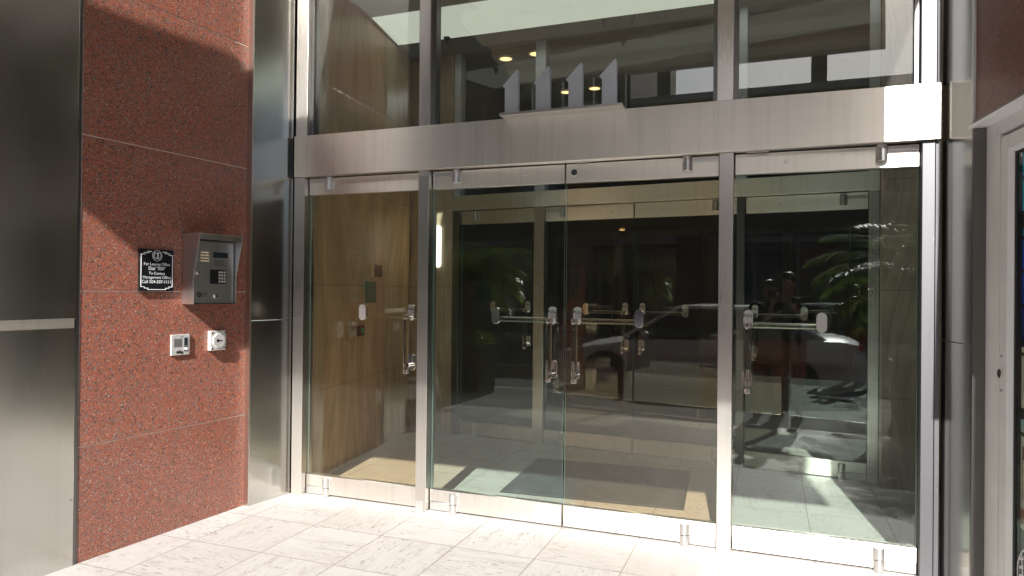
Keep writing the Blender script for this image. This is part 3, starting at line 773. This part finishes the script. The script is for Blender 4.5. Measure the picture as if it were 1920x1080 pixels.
MB().cyl((.552, .0425, 1.128), (.552, .0405, 1.128), .006, n=10).build('keyway', M['black'], lkk)
for z in (1.21, 1.06): MB().cyl((.555, .050, z), (.555, .0485, z), .006, n=10).build('screw', M['dark_steel'], stl)
# emblem painted on the pane
eg = MB(); ec, e2 = .800, .325
ring(eg, ec, e2, .122, .127, .0645, .0655, 48)
for i in range(5):
    z = e2 - .09 + i * .035
    eg.prism([(ec - .105, z), (ec - .075, z + .010), (ec - .077, z + .022), (ec - .108, z + .010)], .0645, .0655)
eg.prism([(ec - .072, e2 - .09), (ec - .064, e2 - .09), (ec - .086, e2 + .085), (ec - .092, e2 + .085)], .0644, .0656)
eg.build('emblem', M['white'], wg)
text('lettering', M['white'], wg, 'Ce', ec - .066, e2 + .080, .0645, .05)
box('back_box', M['wood'], swn, .60, 1.95, .60, .62, 0, 2.2)
box('shop_floor', M['sandprint'], swn, .61, 1.95, .13, .595, .0, .03)
# posters
PA0 = .664
pb = thing('poster', 'blue poster hanging behind the upper part of the shop window glass', 'poster', RW0, RWR)
box('sheet', M['blueprint'], pb, PA0, 1.5, .080, .084, 1.262, 2.072)
bar = MB()
for z in (1.715, 1.575, 1.43): bar.box(PA0 + .001, 1.49, .0785, .0798, z - .007, z + .007)
bar.prism([(PA0 + .001, 1.985), (PA0 + .012, 1.975), (.76, 1.79), (.74, 1.775)], .0785, .0798)
bar.build('dark_print', M['lcd'], pb)
box('grey_print', M['far_window'], pb, PA0 + .001, 1.49, .0783, .0797, 1.752, 1.828)
pw = thing('poster', 'poster picturing white washing machines and cabinets behind the lower shop window', 'poster', RW0, RWR)
box('sheet', M['paleprint'], pw, PA0, 1.5, .080, .084, .50, 1.258)
def pprint(name, mat, poly, d): MB().prism(poly, .0798 - d, .0799).build(name, M[mat], pw)
pprint('floor_print', 'woodprint', [(PA0 + .001, .52), (1.49, .50), (1.49, .56), (PA0 + .001, .585)], .001)
pprint('dark_print', 'gap', [(PA0 + .001, 1.235), (1.49, 1.257), (1.49, 1.245), (PA0 + .001, 1.222)], .0012)
pprint('dark_floor_print', 'lcd', [(PA0 + .001, .955), (1.49, 1.05), (1.49, 1.10), (PA0 + .001, 1.002)], .0011)  # dark brown floor pictured on the poster
pprint('counter_print', 'aquaprint', [(PA0 + .001, .905), (.74, .935), (1.49, .95), (1.49, 1.03), (PA0 + .001, .954)], .0013)
pprint('edge_print', 'gap', [(PA0 + .001, .888), (1.49, .80), (1.49, .82), (PA0 + .001, .904)], .0012)
pprint('niche_print', 'woodprint', [(PA0 + .014, .845), (1.49, .80), (1.49, .6), (PA0 + .014, .62)], .0009)
pprint('washer_print', 'paleprint', [(PA0 + .022, .79), (1.49, .79), (1.49, .58), (PA0 + .022, .60)], .0015)
for z in (.745, .655): pprint('drum_print', 'lcd', circle(.722, z, .026, 24), .0022)

# ------------------------------------------------------------------ facade above and beside the recess
uw = thing('upper_wall', 'pale and bronze clad facade above the transom windows of the entrance', 'wall')
box('cladding', M['white_alu'], uw, -2.3, 2.4, .0, .13, 3.952, 4.28)
box('cladding', M['bronze'], uw, -2.3, 2.4, .0, .13, 4.282, 9)
for loc, rz, s0, s1 in ((LW0, LWR, -.5, 1.55), (RW0, RWR, -.05, 2.0)):
    e = MB(); e.box(s0, s1, 0, .3, 3.953, 9)
    c, q = math.cos(rz), math.sin(rz)
    e.v = [(loc[0] + x * c - y * q, loc[1] + x * q + y * c, z) for x, y, z in e.v]
    e.build('side_cladding', M['bronze'], uw)
for label, x0, x1 in (('granite street front left of the recessed entrance', -9, -2.30), ('granite street front right of the recessed entrance', 2.31, 9)):
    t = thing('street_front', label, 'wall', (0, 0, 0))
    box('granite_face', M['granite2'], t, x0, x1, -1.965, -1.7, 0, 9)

# ------------------------------------------------------------------ canopy, lamps
cn = thing('canopy', 'flat olive canopy with a cream beam over the pavement, mirrored in the glass', 'canopy')
yb, yf = -2.41, -4.89
lx = lambda y: (-1.864 - .0893 * (-y - 2.33)) if y < -2.42 else -1.57
rx = lambda y: (2.132 + .138 * (-y - 2.625)) if y < -1.6 else 2.04 - .10 * y
CZ = 4.30
MB().slab([(lx(-2.5), yb), (rx(yb), yb), (rx(-3.1), -3.1), (lx(-3.1), -3.1)], CZ, CZ + .12).build('back_beam', M['cream_paint'], cn, bevel=.005)
ys = [-.02, -.5, -1.0, -1.58, yb + .004]
for i in range(4):
    a, b = ys[i], ys[i + 1]
    MB().slab([(-1.57, a), (rx(a), a), (rx(b + .004), b + .004), (-1.57, b + .004)], CZ + (.0 if i % 2 else .06), CZ + .115).build('soffit_panel', M['cream_paint'] if i < 2 else (M['soffit_dark'] if i % 2 == 0 else M['soffit']), cn)  # two panels nearest the facade made pale to brighten reflections in the steel wall
ys = [-3.105, -3.45, -3.8, -4.15, -4.5, yf]
for i in range(5):
    a, b = ys[i], ys[i + 1]
    MB().slab([(lx(a), a), (rx(a), a), (rx(b + .004), b + .004), (lx(b + .004), b + .004)], CZ + (.0 if i % 2 else .06), CZ + .115).build('soffit_panel', M['soffit_dark'] if i % 2 == 0 else M['soffit'], cn)
MB().slab([(-1.55, -.02), (rx(-.02) - .02, -.02), (rx(-1.59) - .02, -1.59), (rx(-1.61) - .02, -1.61), (rx(yf) - .02, yf + .02), (lx(yf) + .02, yf + .02), (lx(-2.5) + .02, yb - .02), (-1.55, yb - .02)], CZ + .121, CZ + .16).build('deck', M['soffit_dark'], cn)
for (x, y), lb_ in zip(((-1.72, 1.86), (-.20, 1.93), (.05, 1.93)), ('round black sprinkler head under the pale ceiling panel, far left one', 'round black sprinkler head under the pale ceiling strip, left of the close pair', 'round black sprinkler head under the pale ceiling strip, right of the close pair')):
    t = thing('sprinkler', lb_, 'sprinkler', (x, y, 3.90), group='sprinkler heads under the vestibule ceiling')
    MB().cyl((0, 0, -.002), (0, 0, -.035), .034, .022, n=16).build('head', M['black'], t, smooth='auto')
    MB().cyl((0, 0, -.035), (0, 0, -.065), .008, n=10).build('stem', M['black'], t)

# ------------------------------------------------------------------ planters and palms (mirrored in the glass)
def palm(loc, R, H, n, seed, label):
    rnd = random.Random(seed)
    t = thing('palm_tree', label, 'palm', loc)
    MB().tube([(0, 0, 0), (.01, 0, H * .5), (.0, .01, H)], [.085, .07, .075], 12).build('trunk', M['trunk'], t, smooth=True)
    c = MB()
    for i in range(n):
        az = i * 2.399 + rnd.uniform(-.2, .2); el = math.radians(rnd.uniform(12, 78)); L = R * rnd.uniform(.85, 1.2)
        d = Vector((math.cos(az), math.sin(az), 0)); pts = []; p = Vector((0, 0, H)); a = el; N = 14
        for j in range(N + 1):
            pts.append(p.copy()); p = p + (d * math.cos(a) + Vector((0, 0, 1)) * math.sin(a)) * (L / N)
            a -= (1.35 + rnd.uniform(-.1, .1)) / N * (1 + .6 * j / N)
        c.tube(pts, [.009 * (1 - .8 * j / N) + .001 for j in range(N + 1)], 5)
        for j in range(1, N * 3):
            f = j / 3; k0 = min(int(f), N - 1); q = pts[k0].lerp(pts[k0 + 1], f - k0)
            tg = (pts[k0 + 1] - pts[k0]).normalized(); sd = tg.cross(Vector((0, 0, 1))); sd = sd.normalized() if sd.length > .01 else Vector((1, 0, 0))
            ll = (.30 * math.sin(PI * min(1, (j / (N * 3)) * .85 + .12)) + .05) * R / 1.0
            for s_ in (-1, 1):
                dr = (sd * s_ * .85 + tg * .55 + Vector((0, 0, -.18 + rnd.uniform(-.15, .2)))).normalized()
                wv = dr.cross(Vector((0, 0, 1))).normalized() * .008
                e1 = q + dr * ll * .6; e2 = q + dr * ll + Vector((0, 0, -.12 * ll))
                c.add([q - wv * .5, q + wv * .5, e1 + wv, e1 - wv, e2], [(0, 1, 2, 3), (3, 2, 4)])
    c.build('crown', M['leaf'], t)
    return t
def shrub(loc, label, seed, r=.34):
    rnd = random.Random(seed); c = MB()
    t = thing('shrub', label, 'shrub', loc)
    for i in range(420):
        a = rnd.uniform(0, 2 * PI); rr = r * math.sqrt(rnd.random()); h = rnd.uniform(.02, .26) * (1.1 - rr / r * .5)
        p = Vector((rr * math.cos(a), rr * math.sin(a), h)); d = Vector((rnd.uniform(-1, 1), rnd.uniform(-1, 1), rnd.uniform(.1, 1.2))).normalized() * .09
        w = d.cross(Vector((rnd.uniform(-1, 1), rnd.uniform(-1, 1), .3))).normalized() * .018
        c.add([p, p + d * .5 + w, p + d, p + d * .5 - w], [(0, 1, 2, 3)])
    c.build('foliage', M['leaf'], t)
def planter(x, y, label, w=.34, h=.72):
    t = thing('planter', label, 'planter', (x, y, 0))
    b = MB(); b.loft([[(-w * k, -w * k, z), (w * k, -w * k, z), (w * k, w * k, z), (-w * k, w * k, z)] for k, z in ((.86, .002), (1, h), (.9, h), (.88, h - .1))], caps=False)
    b.add([(-w * .86, -w * .86, .002), (w * .86, -w * .86, .002), (w * .86, w * .86, .002), (-w * .86, w * .86, .002)], [(0, 1, 2, 3)])
    b.build('tub', M['planter'], t, bevel=.006)
    box('soil', M['soil'], t, -w * .88, w * .88, -w * .88, w * .88, h - .12, h - .06)
planter(-2.85, -4.80, 'dark square planter mirrored in the green door, left of the entrance')
palm((-2.85, -4.80, .64), 1.0, .95, 48, 3, 'bushy palm in the left planter, mirrored in the second door')
shrub((-2.85, -4.80, .66), 'low leafy shrub round the palm in the left planter', 5)
planter(2.85, -4.75, 'dark square planter mirrored in the rightmost door, right of the entrance')
palm((2.85, -4.75, .64), 1.3, .9, 50, 9, 'bushy palm in the right planter, mirrored in the rightmost door')
shrub((2.85, -4.75, .66), 'low leafy shrub round the palm in the right planter', 6)

# ------------------------------------------------------------------ parked car (mirrored in the doors)
def car():
    t = thing('parked_car', 'white saloon car parked at the kerb, mirrored in the middle doors', 'car', (-2.08, -7.28, -.15))
    secs = [(0, .62, .34, .60), (.10, .76, .25, .68), (.45, .85, .21, .79), (1.1, .89, .20, .90), (1.5, .90, .20, .95), (2.5, .90, .20, .965), (3.5, .90, .20, .985), (4.2, .86, .22, 1.0), (4.45, .79, .28, .95), (4.56, .68, .38, .76)]
    b = MB(); rings = []
    for x, w, zb, zt in secs:
        h = [(w * .88, zb), (w * .985, zb + .10), (w, zb + (zt - zb) * .45), (w * .985, zt - .16), (w * .93, zt - .045), (w * .76, zt)]
        rings.append([(x, y, z) for y, z in h] + [(x, -y, z) for y, z in reversed(h)])
    b.loft(rings).build('body', M['car'], t, smooth='auto')
    gh = MB()
    lo = [(1.12, .74), (1.45, .82), (2.6, .83), (3.6, .80), (4.05, .72)]; mid = [(1.95, .60), (2.1, .64), (2.7, .655), (3.2, .64), (3.35, .60)]
    def loop(p, z): return [(x, w, z if not callable(z) else z(x)) for x, w in p] + [(x, -w, z if not callable(z) else z(x)) for x, w in reversed(p)]
    gh.loft([loop(lo, .94), loop(mid, 1.40)]).build('window', M['car_glass'], t)
    MB().loft([loop([(x, w + .012) for x, w in mid], 1.385), loop([(x, w - .02) for x, w in mid], 1.425), loop([(2.2, .4), (2.3, .5), (2.7, .52), (3.0, .5), (3.1, .4)], 1.447)]).build('roof', M['car'], t, smooth='auto')
    for s_ in (-1, 1):
        for p, q in (((1.12, .755), (1.97, .62)), ((2.62, .84), (2.66, .665)), ((4.05, .735), (3.33, .615))):
            MB().tube([(p[0], s_ * p[1], .93), (q[0], s_ * q[1], 1.40)], .03, 8).build('pillar', M['car'], t)
    for x in (.86, 3.56):
        for s_ in (-1, 1):
            MB().cyl((x, s_ * .82, .33), (x, s_ * .906, .33), .385, n=28).build('wheel_arch', M['tyre'], t)
            w_ = MB().cyl((x, s_ * .72, .315), (x, s_ * .925, .315), .315, n=28).build('wheel', M['tyre'], t, smooth='auto', bevel=.02)
            r_ = MB().cyl((x, s_ * .90, .315), (x, s_ * .932, .315), .20, n=24)
            for i in range(5):
                a = i * 2 * PI / 5; r_.cyl((x, s_ * .937, .315), (x + .19 * math.cos(a), s_ * .937, .315 + .19 * math.sin(a)), .02, n=6)
            r_.build('rim', M['rim'], w_)
    for s_ in (-1, 1):
        MB().ball((.17, s_ * .66, .615), .1, 1.5, 1.0, .6).build('headlight', M['lens'], t, smooth=True)
        MB().ball((4.44, s_ * .66, .86), .09, .8, 1.1, .8).build('tail_light', plain('red_lens', (.35, .02, .02), .2), t, smooth=True)
        MB().ball((1.50, s_ * .96, .98), .085, .75, 1.0, .75).build('mirror', M['car'], t, smooth=True)
        for x in (2.3, 3.25): MB().cap((x - .09, s_ * .905, .83), (x + .09, s_ * .905, .83), .013, n=8).build('door_handle', M['rim'], t)
        MB().box(1.55, 3.7, s_ * .888 - .01, s_ * .888 + .01, .17, .22).build('sill', M['tyre'], t)
    MB().box(-.012, .03, -.42, .42, .36, .52).build('grille', M['tyre'], t, bevel=.02)
car()

# ------------------------------------------------------------------ opposite building
ob = thing('building', 'long dark brown building across the road, mirrored in the glass', 'building', (0, -19.5, 0))
box('wall', M['brick'], ob, -40, 40, -12, 0, 0, 7.9)
rf = box('roof', M['far_trim'], ob, -3.35, 40.2, -12.2, .2, 7.9, 8.12)
box('tall_wing', M['brick'], ob, -40, -3.4, -11.9, .03, 7.901, 26)
for x in (-2.5, 2.35): box('chimney', M['brick'], ob, x, x + .45, -.5, -.05, 8.121, 10.2)
for i in range(7):
    for z in (10.5, 14.5):
        x = -24 + i * 2.9
        box('window', M['far_window'], ob, x, x + 1.4, -.02, .04, z, z + 2.3)
for i in range(16):
    x = -22 + i * 2.9
    w = box('window', M['far_window'], ob, x, x + 1.5, -.02, .05, 4.6, 6.8)
    MB().box(x - .08, x + 1.58, -.02, .09, 4.45, 4.6).box(x - .08, x + 1.58, -.02, .09, 6.8, 6.92).box(x + .72, x + .78, .05, .07, 4.6, 6.8).build('frame', M['far_trim'], w)
for i in range(9):
    x = -21 + i * 5.1
    w = box('shop_window', M['far_window'], ob, x, x + 3.9, -.02, .05, .4, 3.1)
    MB().box(x - .1, x + 4.0, -.02, .5, 3.1, 3.3).box(x + 1.25, x + 1.33, .05, .08, .4, 3.1).box(x + 2.55, x + 2.63, .05, .08, .4, 3.1).build('frame', M['far_trim'], w)

# ------------------------------------------------------------------ people (mirrored in the rightmost door)
def remesh(m, name, mat, parent, vox=.0075, smooth=3):
    o = m.build(name, mat, parent)
    r = o.modifiers.new('remesh', 'REMESH'); r.mode = 'VOXEL'; r.voxel_size = vox; r.use_smooth_shade = True
    s_ = o.modifiers.new('smooth', 'SMOOTH'); s_.iterations = smooth; s_.factor = .5
    return o
def hand(m, wrist, fwd, palm, curl, thumb):
    W = Vector(wrist); f = Vector(fwd).normalized(); p = Vector(palm).normalized(); s_ = f.cross(p).normalized() * thumb
    for k in range(4):
        o = s_ * (.033 - .022 * k)
        kn = W + f * (.085 - .004 * abs(k - 1)) + o
        m.cap(W + o * .5, kn, .014, .0125, 8)
        L = (.070, .080, .074, .058)[k]; a = curl * (1 + .1 * k)
        d1 = f * math.cos(a) + p * math.sin(a); d2 = f * math.cos(2.1 * a) + p * math.sin(2.1 * a)
        k1 = kn + d1 * L * .55; k2 = k1 + d2 * L * .5
        m.cap(kn, k1, .0098, .0088, 8); m.cap(k1, k2, .0088, .0075, 8)
    b = W + f * .022 + s_ * .03; t1 = b + (f * .55 + s_ * .75 + p * .35).normalized() * .042; t2 = t1 + (f * .8 + s_ * .15 + p * .55).normalized() * .034
    m.cap(b, t1, .0135, .011, 8); m.cap(t1, t2, .011, .009, 8)
def person(label, loc, rz, H, elbows, wrists, hdir, hpalm, curl, shirt, headtilt=0):
    k = H / 1.72
    t = thing('person', label, 'person', loc, rz)       # local +y is where the person faces
    V = lambda x, y, z: Vector((x * k, y * k, z * k))
    m = MB()
    sh = [V(-.185, .0, 1.405), V(.185, .0, 1.405)]
    m.cap(V(0, 0, 1.30), V(0, .0, 1.08), .125 * k, .115 * k); m.cap(V(-.07, 0, 1.33), V(.07, 0, 1.33), .115 * k); m.cap(V(-.07, 0, .95), V(.07, 0, .95), .115 * k)
    m.cap(V(0, -.01, 1.40), V(0, .012, 1.52), .058 * k, .053 * k)
    hy = .03
    m.ball(V(0, hy, 1.625), .095 * k, .80, 1.0, 1.18); m.ball(V(0, hy + .035, 1.565), .066 * k, .86, .95, 1.0)
    m.cap(V(0, hy + .088, 1.635), V(0, hy + .113, 1.597), .010 * k, .015 * k, 8)
    m.cap(V(-.022, hy + .093, 1.562), V(.022, hy + .093, 1.562), .008 * k, n=8)
    m.cap(V(-.035, hy + .078, 1.653), V(.035, hy + .078, 1.653), .012 * k, n=8)
    for s_ in (-1, 1):
        m.ball(V(s_ * .079, hy - .003, 1.612), .03 * k, .35, .7, 1.1, 10, 8)
    for i, s_ in enumerate((-1, 1)):
        e = Vector(elbows[i]); w = Vector(wrists[i])
        m.cap(sh[i], e, .052 * k, .040 * k); m.cap(e, w, .041 * k, .027 * k)
        hand(m, w, hdir[i], hpalm[i], curl, -s_)
        hip = V(s_ * .09, 0, .92); kn = V(s_ * .105, .015, .49); an = V(s_ * .11, -.02, .08)
        m.cap(hip, kn, .088 * k, .056 * k); m.cap(kn, an, .058 * k, .036 * k); m.ball(kn.lerp(an, .28) + V(0, -.02, 0), .052 * k, 1, 1, 1.9)
        m.cap(an + V(0, -.02, -.03), an + V(s_ * .015, .16, -.045), .036 * k, .03 * k)
    remesh(m, 'body', M['skin'], t)
    c = MB()
    c.cap(V(0, 0, 1.30), V(0, .0, 1.08), .138 * k, .132 * k); c.cap(V(-.075, 0, 1.335), V(.075, 0, 1.335), .126 * k); c.cap(V(-.07, 0, .95), V(.07, 0, .95), .13 * k)
    for i in (0, 1): c.cap(sh[i], sh[i].lerp(Vector(elbows[i]), .72), .068 * k, .060 * k)
    c.cap(V(0, -.01, 1.43), V(0, -.005, 1.455), .066 * k)
    remesh(c, 'shirt', shirt, t, .009)
    c = MB(); c.cap(V(-.07, 0, .90), V(.07, 0, .90), .134 * k)
    for s_ in (-1, 1): c.cap(V(s_ * .09, 0, .88), V(s_ * .107, .012, .55), .107 * k, .092 * k)
    remesh(c, 'shorts', M['shorts'], t, .009)
    c = MB()
    for s_ in (-1, 1):
        c.cap(V(s_ * .11, -.045, .045), V(s_ * .125, .16, .035), .046 * k, .038 * k)
    remesh(c, 'shoes', M['shoe'], t, .009)
    h = MB(); h.ball(V(0, hy - .012, 1.652), .099 * k, .86, 1.0, 1.06); h.ball(V(0, hy - .045, 1.60), .085 * k, .88, .8, 1.1); h.ball(V(.0, hy + .03, 1.715), .055 * k, 1.2, 1.1, .6)
    cutter = [v for v in h.v]
    remesh(h, 'hair', M['hair'], t, .007, 2)
    ey = MB()
    for s_ in (-1, 1): ey.ball(V(s_ * .031, hy + .080, 1.628), .011 * k, 1, .8, .8, 8, 6)
    ey.build('eyes', M['black'], t)
    return t
CX, CY, CAMZ = 1.2127, -4.1007, 1.4685
YAW = math.radians(20.596)
fw = Vector((-math.sin(YAW), math.cos(YAW), 0)); rt = Vector((math.cos(YAW), math.sin(YAW), 0))
# photographer stands behind the camera
PA = Vector((CX, CY, 0)) - fw * .36 + rt * .07
def loc2(P, base): 
    d = Vector(P) - base; return (d.dot(rt), d.dot(fw), P[2])
cb = Vector((CX, CY, CAMZ)) - fw * .115
kA = 1.70
RWp = loc2(cb + rt * .105 - fw * .035 + Vector((0, 0, -.06)), PA); LWp = loc2(cb - rt * .035 - fw * .01 + Vector((0, 0, -.105)), PA)
person('photographer in dark shirt and patterned orange shorts holding a camera up, mirrored', PA, YAW, kA,
       [(-.24, .10, 1.10), (.27, .05, 1.10)], [LWp, RWp], [(.25, .55, .55), (-.25, .75, .55)], [(.1, .1, 1), (-1, .15, .1)], .55, M['shirt'])
PB = Vector((CX, CY, 0)) - fw * .62 - rt * .26
person('second person in dark shirt and patterned shorts beside the photographer, empty handed, mirrored', PB, YAW - .1, 1.62,
       [(-.25, -.02, 1.06), (.25, -.02, 1.06)], [(-.27, .10, .82), (.27, .10, .82)], [(.0, .2, -1), (0, .2, -1)], [(.9, .2, 0), (-.9, .2, 0)], .4, M['shirt2'])
ch = thing('camera', 'black handheld camera held up by the photographer, mirrored', 'camera', tuple(cb), YAW)
MB().box(-.07, .07, -.03, .035, -.05, .045).box(-.03, .03, -.02, .03, .045, .072).build('camera_body', M['black'], ch, bevel=.008)
MB().cyl((0, .034, -.005), (0, .098, -.005), .038, .041, n=24).build('lens', M['black'], ch, smooth='auto')
box('grip', M['black'], ch, .071, .088, -.025, .05, -.05, .035, bevel=.008)

# ------------------------------------------------------------------ light, camera, render settings
sd = Vector((-.138, 1.0, -.72)).normalized()
sl_ = bpy.data.lights.new('sun', 'SUN'); sl_.energy = 5.0; sl_.angle = math.radians(.53); sl_.color = (1.0, .97, .93)
so = link(bpy.data.objects.new('sun', sl_)); so.rotation_euler = sd.to_track_quat('-Z', 'Y').to_euler(); so.location = (0, -8, 12)
wd = bpy.data.worlds.new('World'); S.world = wd; wd.use_nodes = True
nt = wd.node_tree; nt.nodes.clear()
sk = nt.nodes.new('ShaderNodeTexSky'); sk.sky_type = 'NISHITA'; sk.sun_disc = False
sk.sun_elevation = math.asin(-sd.z); sk.sun_rotation = math.atan2(-sd.x, -sd.y) % (2 * PI)
sk.air_density = 1.0; sk.dust_density = 1.5
bg = nt.nodes.new('ShaderNodeBackground'); bg.inputs['Strength'].default_value = .08
wo = nt.nodes.new('ShaderNodeOutputWorld'); nt.links.new(sk.outputs[0], bg.inputs[0]); nt.links.new(bg.outputs[0], wo.inputs[0])

cd = bpy.data.cameras.new('view'); cam = link(bpy.data.objects.new('view', cd))
f0, yaw, pitch, roll = 1295.87, .359466802, .00529813, .0100158
fwd = Vector((-math.sin(yaw) * math.cos(pitch), math.cos(yaw) * math.cos(pitch), math.sin(pitch)))
r0 = Vector((math.cos(yaw), math.sin(yaw), 0)); u0 = r0.cross(fwd)
r2 = r0 * math.cos(roll) + u0 * math.sin(roll); u2 = u0 * math.cos(roll) - r0 * math.sin(roll)
R = Matrix((r2, u2, -fwd)).transposed()
cam.matrix_world = Matrix.Translation((1.21265439, -4.10065463, 1.46848114)) @ R.to_4x4()
cd.sensor_width = 36; cd.lens = f0 / 1920 * 36; cd.clip_start = .02; cd.clip_end = 500
S.camera = cam
S.view_settings.view_transform = 'Standard'; S.view_settings.look = 'None'
S.view_settings.exposure = 1.5; S.view_settings.gamma = 1; S.view_settings.use_curve_mapping = False
cy = S.cycles
cy.max_bounces = 14; cy.diffuse_bounces = 5; cy.glossy_bounces = 8; cy.transmission_bounces = 8; cy.transparent_max_bounces = 40
cy.sample_clamp_indirect = 6; cy.caustics_reflective = True; cy.blur_glossy = .35; cy.caustics_refractive = False
cy.use_denoising = True
